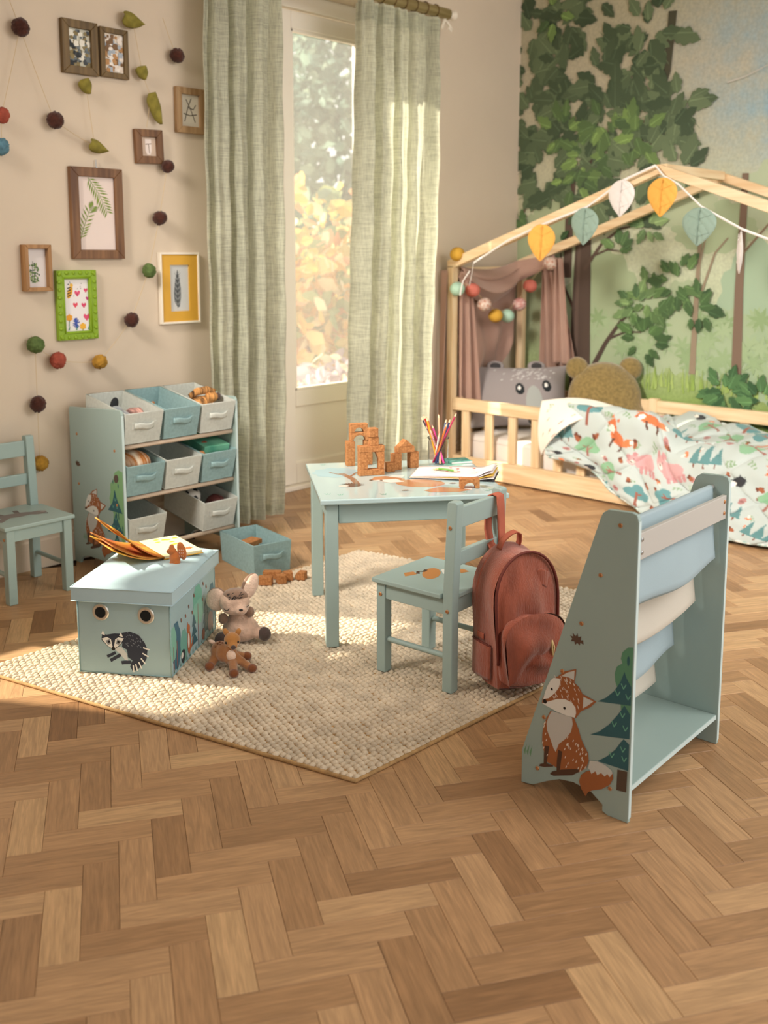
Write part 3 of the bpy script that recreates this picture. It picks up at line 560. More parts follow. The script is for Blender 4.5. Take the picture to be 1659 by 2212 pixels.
qd1, qd2 = (ca + cb) / 1.414, (ca - cb) / 1.414; sp = 0.24
cre = np.exp(-((np.mod(qd1, sp) - sp / 2) / 0.011) ** 2) + np.exp(-((np.mod(qd2, sp) - sp / 2) / 0.011) ** 2)
puff = 0.013 * (np.abs(np.sin(math.pi * (np.mod(qd1, sp) / sp - 0.5))) * np.abs(np.sin(math.pi * (np.mod(qd2, sp) / sp - 0.5)))) - 0.010 * np.clip(cre, 0, 1)
wr = 0.009 * nz1 + 0.004 * vnoise(u * 1.5, v * 2, 8, 10, 25, 60)
pl = smst(0.6, 0.9, u); puff = puff + pl * (0.026 * np.sin(17 * v + 2.5 * np.sin(3 * v) + 2 * u) + 0.008 * np.sin(43 * v + 5 * u)) - 0.010 * smst(0.5, 0.2, u) * np.abs(np.sin(9 * u + 26 * v + 3 * np.sin(5 * v)))
disp = puff + wr
wv = smst(0.50, 0.66, u)                                      # displacement turns from up to outward over the rail
Zd = Zd + disp * (1 - wv) + 0.004; Xd = Xd - disp * wv - 0.012 * wv
Zd = np.maximum(Zd, 0.012)
DC = np.tile(np.array(hx('#B6C0BD')[:3]), (NV + 1, NU + 1, 1))
rg = random.Random(11)
def stamp(kind, cx, cy, a, s, C_, CA_, CB_):
    dx, dy = CA_ - cx, CB_ - cy; c_, s_ = math.cos(a), math.sin(a); X_ = (dx * c_ + dy * s_) / s; Y_ = (-dx * s_ + dy * c_) / s
    def put(mk, col): C_[mk] = hx(col)[:3]
    E = lambda *q: ellm(X_, Y_, *q); Pq = lambda poly: inside(X_, Y_, poly)
    if kind == 'bear':
        put(E(0.05, 0, 0.55, 0.36), '#C7999A'); put(E(-0.5, 0.18, 0.3, 0.26), '#C7999A'); put(E(-0.66, 0.42, 0.1, 0.1), '#B98688'); put(E(-0.34, 0.45, 0.1, 0.1), '#B98688')
        for x in (-0.3, -0.05, 0.25, 0.45): put(Pq([(x, -0.2), (x + 0.16, -0.2), (x + 0.14, -0.56), (x - 0.02, -0.56)]), '#B98688')
        put(E(-0.58, 0.1, 0.12, 0.1), '#EAD9D0'); put(E(-0.6, 0.13, 0.04, 0.04), '#222222'); put(E(-0.44, 0.24, 0.025, 0.025), '#222222')
    elif kind == 'fox':
        put(E(0.1, -0.1, 0.42, 0.2), '#C96F43'); put(Pq([(-0.62, 0.05), (-0.3, 0.42), (-0.05, 0.1), (-0.25, -0.12)]), '#C96F43'); put(Pq([(-0.55, 0.3), (-0.5, 0.52), (-0.36, 0.34)]), '#C96F43'); put(Pq([(-0.2, 0.36), (-0.1, 0.52), (-0.05, 0.3)]), '#C96F43')
        put(E(-0.3, 0.02, 0.17, 0.12), '#F3E8DD'); put(E(0.62, 0.05, 0.26, 0.12, 0.6), '#D07C4E'); put(E(0.78, 0.16, 0.1, 0.07, 0.6), '#F3E8DD'); put(E(-0.45, 0.06, 0.03, 0.03), '#222222')
        for x in (-0.15, 0.35): put(Pq([(x, -0.2), (x + 0.1, -0.2), (x + 0.08, -0.5), (x, -0.5)]), '#5A3A2C')
    elif kind == 'tree':
        for q in ((0, 0.2, 0.5, 0.42), (-0.3, 0.05, 0.3, 0.28), (0.32, 0.08, 0.3, 0.28)): put(E(*q), '#83AE8B')
        put(Pq([(-0.05, 0.3), (0.05, 0.3), (0.07, -0.6), (-0.07, -0.6)]), '#9B6A60'); put(Pq([(0, -0.1), (0.3, 0.25), (0.27, 0.28), (-0.02, 0.0)]), '#9B6A60'); put(Pq([(0, 0.0), (-0.28, 0.25), (-0.25, 0.29), (0.03, 0.1)]), '#9B6A60')
    elif kind == 'cloud':
        for q in ((0, 0.1, 0.45, 0.3), (-0.35, 0.1, 0.28, 0.24), (0.36, 0.1, 0.28, 0.24), (0.05, 0.32, 0.3, 0.24)): put(E(*q), '#5F8F93')
        put(Pq([(-0.04, 0.2), (0.06, 0.2), (0.08, -0.62), (-0.08, -0.62)]), '#935C4E'); put(Pq([(0, -0.05), (0.3, 0.16), (0.26, 0.2), (-0.02, 0.06)]), '#935C4E')
    elif kind == 'pine':
        for x, h in ((-0.45, 0.5), (0, 0.62), (0.42, 0.45)):
            put(Pq([(x - 0.24, -0.3), (x + 0.24, -0.3), (x, h)]), '#5B888A'); put(Pq([(x - 0.03, -0.3), (x + 0.03, -0.3), (x + 0.03, -0.48), (x - 0.03, -0.48)]), '#7B4A3A')
    elif kind == 'hog':
        put(E(0.05, 0.02, 0.4, 0.3), '#2E2F34')
        for k in range(9): t_ = 0.1 + k * 0.33; put(Pq([(0.05 + 0.3 * math.cos(t_ - .12), 0.24 * math.sin(t_ - .12)), (0.05 + 0.3 * math.cos(t_ + .12), 0.24 * math.sin(t_ + .12)), (0.05 + 0.56 * math.cos(t_), 0.44 * math.sin(t_))]), '#2E2F34')
        put(E(-0.3, -0.12, 0.2, 0.14), '#EDE6DC'); put(E(-0.48, -0.14, 0.04, 0.04), '#222222')
    elif kind == 'acorn': put(E(0, 0, 0.14, 0.22), '#9A5A3C'); put(E(0, 0.16, 0.17, 0.09), '#6E3D2C')
    elif kind == 'leaf':
        for k in range(5): put(E(0.05 * k - 0.1 + (0.08 if k % 2 else -0.08), 0.1 * k - 0.2, 0.11, 0.045, 0.7 if k % 2 else 2.3), '#84A07C')
    elif kind == 'owl': put(E(0, 0, 0.2, 0.28), '#AE7F7C'); put(E(0, 0.05, 0.12, 0.1), '#8E5F5E')
    elif kind == 'mush': put(E(0, 0.1, 0.2, 0.12), '#D5825C'); put(Pq([(-0.05, 0.05), (0.05, 0.05), (0.06, -0.2), (-0.06, -0.2)]), '#EADFD2')
big = ['bear', 'cloud', 'fox', 'tree', 'pine', 'hog', 'fox', 'bear', 'cloud', 'tree', 'hog', 'pine']; small = ['acorn', 'leaf', 'owl', 'mush', 'leaf', 'acorn']; kk = 0
for i in range(7):
    for j in range(12):
        cx, cy = 0.07 + i * 0.205 + (0.10 if j % 2 else 0), 0.07 + j * 0.168; kd = big[(kk * 5 + i) % 12]; kk += 1
        stamp(kd, cx + rg.uniform(-.015, .015), cy + rg.uniform(-.015, .015), rg.uniform(-0.5, 0.5) + math.pi / 2 * rg.choice((1, 1, 2)), 0.118 if kd != 'hog' else 0.085, DC, ca, cb)
        stamp(rg.choice(small), cx + 0.115, cy + 0.045, rg.uniform(0, 6), 0.085, DC, ca, cb); stamp(rg.choice(small), cx + 0.02, cy + 0.105, rg.uniform(0, 6), 0.075, DC, ca, cb); stamp(rg.choice(small), cx + 0.13, cy - 0.05, rg.uniform(0, 6), 0.07, DC, ca, cb); stamp(rg.choice(small), cx + 0.08, cy + 0.11, rg.uniform(0, 6), 0.06, DC, ca, cb)
Vd = np.stack([Xd - 4.62, Yd - 2.0, Zd], -1); np_obj('quilted_cover', Vd, NU, NV, DC, 'cloth_print', DUV, 0.010)
# edge binding along the hem and head edge
b = MB(); b.tube([tuple(Vd[j, NU]) for j in range(0, NV + 1, 4)], 0.007, 6); b.tube([tuple(Vd[0, i]) for i in range(0, NU + 1, 4)], 0.007, 6); mat('binding', '#8FB0AC', 0.9, col2='#E9E5DC', vscale=40); b.build('edge_binding', 'binding', DUV, smooth=True)
# turned-back corner: cream underside
nF = 60; s_, t_ = np.meshgrid(np.linspace(0, 1, nF + 1), np.linspace(0, 1, nF + 1)); Pa, Pb_, Pc = np.array((4.60, 3.09, 0.478)), np.array((4.80, 2.66, 0.432)), np.array((4.540, 3.045, 0.225))
Pm = np.array((4.545, 2.86, 0.40))
edge = Pb_ * (1 - t_)[..., None] ** 2 + 2 * (Pm + np.array((-.03, .0, 0.09)))[None, None] * ((1 - t_) * t_)[..., None] + Pc * (t_ ** 2)[..., None]
left = Pa[None, None] + (Pc - Pa)[None, None] * t_[..., None] * (0.15 + 0.85 * t_[..., None]); left = Pa * (1 - t_)[..., None] + Pc * t_[..., None]; lefttop = Pa
Fv = left * (1 - s_)[..., None] + edge * s_[..., None]
Fv[..., 2] += 0.030 * np.sin(math.pi * s_) * (1 - t_) ** 0.5 + 0.012 * np.sin(math.pi * s_); Fv[..., 0] -= 0.030 * np.sin(math.pi * np.clip(t_, 0, 1)) ** 0.8 + 0.034; Fv[..., 2] += 0.028 * (1 - t_)
FC = np.tile(np.array(hx('#EAE3D6')[:3]), (nF + 1, nF + 1, 1)); cA, cB = s_ * 0.42, t_ * 0.30
for k in range(11): stamp(rg.choice(['leaf', 'mush', 'acorn', 'leaf']), rg.uniform(0.03, 0.4), rg.uniform(0.03, 0.28), rg.uniform(0, 6), 0.05, FC, cA, cB)
np_obj('turned_corner', Fv - np.array((4.62, 2.0, 0)), nF, nF, FC, 'cloth_print', DUV, 0.012)
# ------------------------------------------------------------ cushions
def cushion(w, h, th, nu, nv, pinch=0.06):
    x, y = np.meshgrid(np.linspace(-1, 1, nu + 1), np.linspace(-1, 1, nv + 1)); prof = ((1 - np.abs(x) ** 2.6) * (1 - np.abs(y) ** 2.6)).clip(0) ** 0.62
    X_ = x * w / 2 * (1 - pinch * (1 - y ** 2) * np.abs(x) ** 3); Y_ = y * h / 2 * (1 - pinch * 1.6 * (1 - x ** 2) * np.abs(y) ** 3); return x, y, X_, Y_, prof * th / 2
t = thing('animal_cushion', 'grey animal face cushion with black eyes and long grey nose, on the bed', 'cushion', (4.945, 3.50, 0.262), rot=None)
t.rotation_euler = (R(64), 0, R(-47)); nu, nv = 150, 100
x, y, X_, Y_, Zt = cushion(0.60, 0.40, 0.15, nu, nv); Y0 = Y_ + 0.20; Zt = Zt + 0.004 * vnoise(x, y, 5, 8, 2, 7) * (1 - np.abs(x) ** 4) * (1 - np.abs(y) ** 4)
KC = np.tile(np.array(hx('#9A9292')[:3]), (nv + 1, nu + 1, 1)); put = lambda mk, c: KC.__setitem__(mk, hx(c)[:3])
put(ellm(X_, Y_, 0.085, -0.080, 0.052, 0.125, 0.05), '#A7ABA8'); put(ellm(X_, Y_, 0.088, -0.150, 0.044, 0.036), '#22262A')
for ex, ey in ((0.000, 0.025), (0.162, 0.045)): put(ellm(X_, Y_, ex, ey, 0.027, 0.037, 0.2), '#1E2428'); put(ellm(X_, Y_, ex - 0.004, ey + 0.005, 0.011, 0.014), '#F2EFEA')
for k in range(70): put(ellm(X_, Y_, rg.gauss(0.06, 0.07), 0.12 + rg.uniform(-0.035, 0.05), 0.009, 0.0028, 0.5 + rg.uniform(-0.3, 0.3)), '#C9C6C6')
np_obj('front', np.stack([X_, Y0, Zt], -1), nu, nv, KC, 'cloth_print', t); mat('koala_grey', '#9A9292', 0.9, bump=0.1, bscale=300)
np_obj('back', np.stack([X_, Y0, -Zt], -1)[:, ::-1], nu, nv, None, 'koala_grey', t)
mat('koala_ear', '#3D3B3D', 0.9)
for ex in (-0.135, 0.115):
    e_ = MB(); e_.ell((ex, 0.395, 0), (0.055, 0.035, 0.016), 16, 8); o = e_.build('ear', 'koala_grey', t, smooth=True); e_ = MB(); e_.ell((ex, 0.392, 0.008), (0.036, 0.024, 0.012), 14, 8); e_.build('inner_ear', 'koala_ear', o, smooth=True)
t = thing('bear_cushion', 'olive brown fleece bear head cushion with two round ears, on the bed', 'cushion', (5.13, 3.03, 0.275), rot=None)
t.rotation_euler = (R(72), 0, R(-50))
b = MB(); b.ell((0, 0.20, 0), (0.215, 0.215, 0.085), 28, 16); b.ell((0, 0.10, 0), (0.235, 0.12, 0.085), 28, 16); o = b.build('body', 'bear_fleece', t, smooth=True, remesh=0.012, smooth_it=6)
for s in (-1, 1):
    b = MB(); b.ell((s * 0.155, 0.375, 0), (0.068, 0.068, 0.035), 18, 10); b.build('ear', 'bear_fleece', t, smooth=True)
# ------------------------------------------------------------ rose canopy drape at the head end
DR = thing('canopy_drape', 'dusty rose muslin drape tied around the bed posts at the head end', 'drape', (4.95, 3.72, 0.4)); o_ = Vector((4.95, 3.72, 0.4))
def drape_part(name, fn, nu=60, nv=60):
    b = MB(); b.grid(lambda u, v: tuple(Vector(fn(u, v)) - o_), nu, nv); b.build(name, 'rose_drape', DR, smooth=True, solid=0.003)
drape_part('front_tail', lambda u, v: (4.648 + 0.012 + (0.05 + 0.115 * v ** 0.7) * u - 0.02 * v, 3.745 - 0.03 * math.sin(u * 13 + v) * (0.35 + 0.65 * v) - 0.03 * u + 0.0, 1.20 - 0.80 * v))
drape_part('outer_tail', lambda u, v: (4.585 + 0.0 - 0.05 * v * (1 - u), 3.78 + 0.05 * u - 0.012 * math.sin(9 * u), 1.20 - 0.98 * v), 20, 40)
drape_part('upper_swag', lambda u, v: (4.64 + 0.68 * u, 3.745 - 0.05 * math.sin(math.pi * v) - 0.02 * math.sin(math.pi * u) * math.sin(12 * v) - 0.17 * smooth1(u, 0.8, 1.0), 1.225 + 0.07 * u ** 3 - (0.035 + 0.16 * v) * math.sin(math.pi * u) ** 0.9 - 0.05 * v + 0.007 * math.sin(18 * v + 3 * u)))
drape_part('hanging_swag', lambda u, v: (4.68 + 0.62 * u + 0.03 * (0.5 - u) * v, 3.79 - 0.022 * math.sin(9 * v + 5 * u) * math.sin(math.pi * u) - 0.02 * math.sin(23 * u) * v, 1.15 - v * (0.06 + 0.60 * math.sin(math.pi * min(1, max(0, u * 0.94 + 0.05))) ** 0.5)))
drape_part('back_tail', lambda u, v: (5.29 + 0.02 * math.sin(15 * u) + 0.02 * v, 3.60 - (0.07 + 0.14 * v ** 0.8) * u + 0.05 * v * (0.5 - u), 1.225 + 0.045 * u - (0.80 - 0.16 * u) * v + 0.0))
drape_part('back_fold', lambda u, v: (5.275 - 0.014 * math.sin(12 * u), 3.50 - 0.05 * u - 0.07 * v * u, 1.27 - 0.64 * v), 30, 40)
# ------------------------------------------------------------ honeycomb paper ball garland
PG = thing('paper_ball_garland', 'string of mint, coral, yellow and patterned honeycomb paper balls on the bed', 'garland', (4.9, 3.68, 1.0)); po = Vector((4.9, 3.68, 1.0))
mat('ball_mint', '#C4E6D0', 0.8, transl=0.2); mat('ball_coral', '#EE8A7A', 0.8, transl=0.2); mat('ball_yellow', '#E8B648', 0.8, transl=0.2); mat('ball_dots', '#EFE6DA', 0.8, col2='#C98A70', vscale=70); mat('ball_stripe', '#E9D3CC', 0.8, col2='#B8504A', vscale=30, stretch=(1, 1, 5))
balls = [(4.60, 3.715, 1.292, 'yellow'), (4.585, 3.70, 1.095, 'mint'), (4.715, 3.69, 1.085, 'coral'), (4.80, 3.67, 1.0, 'dots'), (4.90, 3.66, 0.93, 'yellow'), (5.01, 3.655, 0.925, 'mint'), (5.125, 3.65, 0.99, 'stripe'), (5.22, 3.64, 1.10, 'coral'), (5.255, 3.52, 1.235, 'dots')]
for x, y, z, c in balls:
    b = MB(); b.ell((0, 0, 0), (0.044, 0.044, 0.041), 48, 14, fn=lambda th, ph: 1 - 0.10 * abs(math.sin(12 * th)) - 0.03 * abs(math.sin(6 * ph)))
    b.build('paper_ball', 'ball_' + c, PG, smooth=True, loc=tuple(Vector((x, y, z)) - po), rot=(rg.uniform(-.3, .3), rg.uniform(-.3, .3), 0))
b = MB(); b.tube([tuple(Vector(q) - po) for q in [(4.60, 3.735, 1.26), (4.595, 3.715, 1.18), (4.585, 3.70, 1.13), (4.66, 3.70, 1.12), (4.715, 3.69, 1.10), (4.80, 3.67, 1.02), (4.90, 3.66, 0.96), (5.01, 3.655, 0.955), (5.125, 3.65, 1.02), (5.22, 3.64, 1.13), (5.255, 3.52, 1.26)]], 0.0016, 5); b.build('string', 'string', PG)
# ------------------------------------------------------------ felt leaf garland along the gable
LG = thing('leaf_garland', 'white ribbon garland of stitched fabric leaves along the gable beam', 'garland', (4.57, 2.6, 1.4)); lo = Vector((4.57, 2.6, 1.4))
mat('leaf_yellow', '#EBB055', 0.9, bump=0.2, bscale=200); mat('leaf_white', '#E6E0DE', 0.9, bump=0.2, bscale=200); mat('leaf_sage', '#8FA69A', 0.9, bump=0.2, bscale=200); mat('ribbon', '#EFE9E6', 0.7)
def felt_leaf(name, y, z0, z1, w, m_, turn):
    H_ = z0 - z1; o = None
    def pt(u, v, side):
        t_ = v; q = (2 * u - 1); wd = w / 2 * (math.sin(math.pi * min(1, (t_ * 0.985 + 0.015)) ** 0.72) ** 0.85) * (1.0 if t_ < 0.55 else 1.0)
        th = 0.010 * (1 - q * q) ** 0.5 * (0.3 + math.sin(math.pi * t_)) - 0.004 * math.exp(-(q / 0.06) ** 2)
        th -= 0.003 * max(0, math.sin(26 * (t_ - 0.45 * abs(q)))) ** 6
        return (q * wd, side * th, -H_ * t_)
    b = MB(); b.grid(lambda u, v: pt(u, v, -1), 24, 30); b.grid(lambda u, v: pt(1 - u, v, 1), 24, 30)
    o = b.build(name, m_, LG, smooth=True, loc=(0 - 0.012, y - 2.6, z0 - 1.4), rot=(0, R(3), R(-90 + turn)))
    b = MB(); b.tube([(0, -0.009, -0.01), (0, -0.013, -H_ * 0.5), (0, -0.006, -H_ * 0.93)], 0.0022, 5); b.build('midrib', m_, o, smooth=True)
    for s in (-1, 1):
        for k in range(4): b = MB(); zz = -H_ * (0.3 + 0.15 * k); b.tube([(0, -0.013, zz), (s * w * 0.2, -0.0105, zz + H_ * 0.07), (s * w * 0.34, -0.007, zz + H_ * 0.12)], 0.0012, 4); b.build('vein', m_, o)
for y, z0, z1, w, m_, tu in ((3.107, 1.448, 1.253, 0.145, 'leaf_yellow', 25), (2.846, 1.525, 1.337, 0.17, 'leaf_sage', -5), (2.64, 1.655, 1.474, 0.16, 'leaf_white', -8), (2.42, 1.655, 1.468, 0.165, 'leaf_yellow', -5), (2.224, 1.508, 1.328, 0.18, 'leaf_sage', -5), (2.022, 1.395, 1.203, 0.15, 'leaf_white', -64)): felt_leaf('felt_leaf', y, z0, z1, w, m_, tu)
b = MB(); rp_ = [(3.60, 1.115), (3.585, 1.17), (3.57, 1.245), (3.34, 1.365), (3.107, 1.45), (2.846, 1.53), (2.64, 1.655), (2.47, 1.715), (2.42, 1.66), (2.345, 1.62), (2.224, 1.512), (2.022, 1.405), (1.9, 1.36), (1.7, 1.30)]
for sg in (-1, 1): pass
b.grid(lambda u, v: (lambda i, f: (-0.003, rp_[i][0] * (1 - f) + rp_[i + 1][0] * f - 2.6, rp_[i][1] * (1 - f) + rp_[i + 1][1] * f - 1.4 + 0.012 * (v - 0.5)))(min(int(u * 13), 12), u * 13 - min(int(u * 13), 12)), 52, 1); b.build('ribbon', 'ribbon', LG, smooth=True, solid=0.0015)
b = MB(); b.tube([(0.0, 3.60 - 2.6, 1.20 - 1.4), (-0.01, 3.64 - 2.6, 1.14 - 1.4), (-0.01, 3.66 - 2.6, 1.06 - 1.4)], 0.004, 5); b.build('ribbon_end', 'ribbon', LG)
# ------------------------------------------------------------ rug
RC = dict(L=Vector((1.352, 2.985, 0)), B=Vector((3.09, 3.03, 0)), F=Vector((1.672, 1.655, 0)), Rr=Vector((3.36, 1.60, 0)))
RUG = thing('wool_rug', 'chunky cream looped wool rug with braided nubs under the play table', 'rug', (2.4, 2.3, 0)); ro = Vector((2.4, 2.3, 0))
rq = lambda s, t, z=0.0: (RC['L'] * (1 - s) * (1 - t) + RC['B'] * s * (1 - t) + RC['F'] * (1 - s) * t + RC['Rr'] * s * t) - ro + Vector((0, 0, z))
b = MB(); cs = [rq(0, 0), rq(1, 0), rq(1, 1), rq(0, 1)]; b.add([c + Vector((0, 0, 0.001)) for c in cs] + [c + Vector((0, 0, 0.007)) for c in cs], [(3, 2, 1, 0), (4, 5, 6, 7)] + [(i, (i + 1) % 4, 4 + (i + 1) % 4, 4 + i) for i in range(4)]); b.build('backing', 'rug_edge', RUG)
b = MB(); rim = []
for (a0, a1) in (((0, 0), (1, 0)), ((1, 0), (1, 1)), ((1, 1), (0, 1)), ((0, 1), (0, 0))):
    for k in range(30): f = k / 30; p = rq(a0[0] + (a1[0] - a0[0]) * f, a0[1] + (a1[1] - a0[1]) * f, 0.0052); rim.append(tuple(p))
b.tube(rim + [rim[0]], 0.0052, 8); b.build('bound_edge', 'rug_edge', RUG, smooth=True)
NS, NT = 84, 74; tv = []; tf = []; nseg = 8
for i, (rr, zz) in enumerate(((1.0, 0.0), (0.86, 0.55), (0.45, 0.92))): tv += [(rr * math.cos(2 * math.pi * j / nseg), rr * math.sin(2 * math.pi * j / nseg), zz) for j in range(nseg)]
tv.append((0, 0, 1.0)); tf = [(i * nseg + j, i * nseg + (j + 1) % nseg, (i + 1) * nseg + (j + 1) % nseg, (i + 1) * nseg + j) for i in range(2) for j in range(nseg)] + [(2 * nseg + j, 2 * nseg + (j + 1) % nseg, 3 * nseg) for j in range(nseg)]
tv = np.array(tv); ALLV = []; ALLF = []; rr_ = random.Random(5); nV = len(tv)
for j in range(NT):
    for i in range(NS):
        s = (i + 0.5 + (0.25 if j % 2 else -0.25) + rr_.uniform(-.12, .12)) / NS; t = (j + 0.5 + rr_.uniform(-.1, .1)) / NT
        s = min(0.994, max(0.006, s)); t = min(0.993, max(0.007, t)); p = rq(s, t); a = rr_.uniform(-.3, .3) - 0.10 + (0.35 if (i + j) % 2 else -0.25)
        sc3 = np.array([0.0122 * rr_.uniform(.9, 1.1), 0.0102 * rr_.uniform(.9, 1.1), 0.0105 * rr_.uniform(.8, 1.15)]); q = tv * sc3; c, sn = math.cos(a), math.sin(a)
        ALLV.append(np.c_[q[:, 0] * c - q[:, 1] * sn + p.x, q[:, 0] * sn + q[:, 1] * c + p.y, q[:, 2] + 0.005]); n0 = (j * NS + i) * nV; ALLF += [tuple(k + n0 for k in f) for f in tf]
me = bpy.data.meshes.new('wool_nubs'); me.from_pydata(np.concatenate(ALLV).tolist(), [], ALLF); me.materials.append(MAT['rug']); me.polygons.foreach_set('use_smooth', [True] * len(me.polygons))
o = bpy.data.objects.new('wool_nubs', me); COL.objects.link(o); o.parent = RUG; o['kind'] = 'stuff'
RZ0 = 0.013
# ------------------------------------------------------------ woodland print used on the side panels
FOX = [('#A0623A', [(0.196, 0.299), (0.175, 0.306), (0.152, 0.302), (0.135, 0.291), (0.124, 0.276), (0.122, 0.254), (0.127, 0.234), (0.14, 0.213), (0.172, 0.211), (0.203, 0.218), (0.233, 0.222), (0.232, 0.233), (0.223, 0.256), (0.212, 0.277)]),
 ('#A0623A', [(0.193, 0.3), (0.175, 0.318), (0.143, 0.333), (0.144, 0.316), (0.147, 0.3), (0.166, 0.305)]), ('#C9CCC8', [(0.182, 0.305), (0.166, 0.318), (0.147, 0.328), (0.148, 0.304), (0.163, 0.307)]),
 ('#A0623A', [(0.123, 0.277), (0.088, 0.269), (0.104, 0.25), (0.127, 0.234), (0.122, 0.254)]), ('#C9CCC8', [(0.122, 0.271), (0.096, 0.267), (0.111, 0.252), (0.123, 0.242)]),
 ('#A0623A', [(0.208, 0.211), (0.219, 0.189), (0.226, 0.169), (0.23, 0.145), (0.23, 0.122), (0.224, 0.101), (0.22, 0.079), (0.187, 0.072), (0.168, 0.069), (0.127, 0.082), (0.109, 0.099), (0.103, 0.119), (0.105, 0.136), (0.115, 0.15), (0.125, 0.167), (0.133, 0.189), (0.145, 0.212), (0.172, 0.209)]),
 ('#C4C4BF', [(0.206, 0.21), (0.191, 0.211), (0.151, 0.211), (0.148, 0.196), (0.152, 0.175), (0.166, 0.153), (0.184, 0.134), (0.192, 0.111), (0.198, 0.118), (0.208, 0.14), (0.217, 0.158), (0.219, 0.176), (0.214, 0.193)]),
 ('#E4E4DE', [(0.203, 0.295), (0.187, 0.297), (0.184, 0.291), (0.188, 0.274), (0.199, 0.257), (0.215, 0.24), (0.23, 0.233), (0.226, 0.25), (0.219, 0.27), (0.211, 0.286)]),
 ('#E4E4DE', [(0.22, 0.229), (0.192, 0.245), (0.171, 0.251), (0.152, 0.248), (0.142, 0.238), (0.14, 0.225), (0.143, 0.213), (0.163, 0.211), (0.191, 0.213), (0.215, 0.218), (0.233, 0.222)]),
 ('#1A1614', circ(0.225, 0.229, 0.0055)), ('#1A1614', circ(0.207, 0.265, 0.0032)), ('#1A1614', circ(0.171, 0.228, 0.0036)),
 ('#553C2E', [(0.221, 0.118), (0.21, 0.119), (0.216, 0.074), (0.199, 0.075), (0.197, 0.072), (0.223, 0.062), (0.237, 0.06), (0.234, 0.066), (0.224, 0.071), (0.224, 0.097)]),
 ('#553C2E', [(0.185, 0.119), (0.174, 0.118), (0.179, 0.07), (0.145, 0.084), (0.129, 0.089), (0.128, 0.082), (0.145, 0.068), (0.196, 0.049), (0.206, 0.05), (0.199, 0.059), (0.188, 0.064), (0.188, 0.09)]),
 ('#A0623A', [(0.109, 0.09), (0.086, 0.102), (0.064, 0.104), (0.041, 0.11), (0.039, 0.097), (0.047, 0.079), (0.067, 0.061), (0.091, 0.049), (0.102, 0.041), (0.109, 0.028), (0.121, 0.043), (0.127, 0.059), (0.122, 0.077)]),
 ('#C9CCC8', [(0.101, 0.12), (0.08, 0.125), (0.06, 0.123), (0.044, 0.115), (0.041, 0.109), (0.048, 0.097), (0.054, 0.103), (0.061, 0.094), (0.07, 0.1), (0.08, 0.091), (0.085, 0.099), (0.095, 0.089), (0.1, 0.097), (0.104, 0.1)])]
PINE = [('#33616A', [(0.021, 0.36), (0.015, 0.345), (0.003, 0.328), (0.003, 0.284), (0.086, 0.27), (0.065, 0.285), (0.044, 0.308), (0.03, 0.333)]), ('#33616A', [(0.018, 0.28), (0.003, 0.262), (0.003, 0.204), (0.102, 0.184), (0.08, 0.198), (0.055, 0.223), (0.034, 0.253)]), ('#33616A', [(0.017, 0.2), (0.003, 0.191), (0.003, 0.127), (0.081, 0.125), (0.058, 0.144), (0.037, 0.168), (0.023, 0.192)]), ('#57483C', [(0.03, 0.122), (0.005, 0.125), (0.006, 0.074), (0.031, 0.071)])]
LEAFB = lambda x, y, s: [(x + s * p, y + s * q) for p, q in [(-1, -0.5), (-0.9, 0.1), (-0.55, 0.0), (-0.6, 0.6), (-0.15, 0.35), (0.0, 0.9), (0.25, 0.4), (0.75, 0.8), (0.65, 0.25), (1.15, 0.3), (0.8, -0.1), (1.0, -0.5), (0.45, -0.4), (0.3, -0.9), (0.0, -0.5), (-0.4, -0.8), (-0.5, -0.4)]]
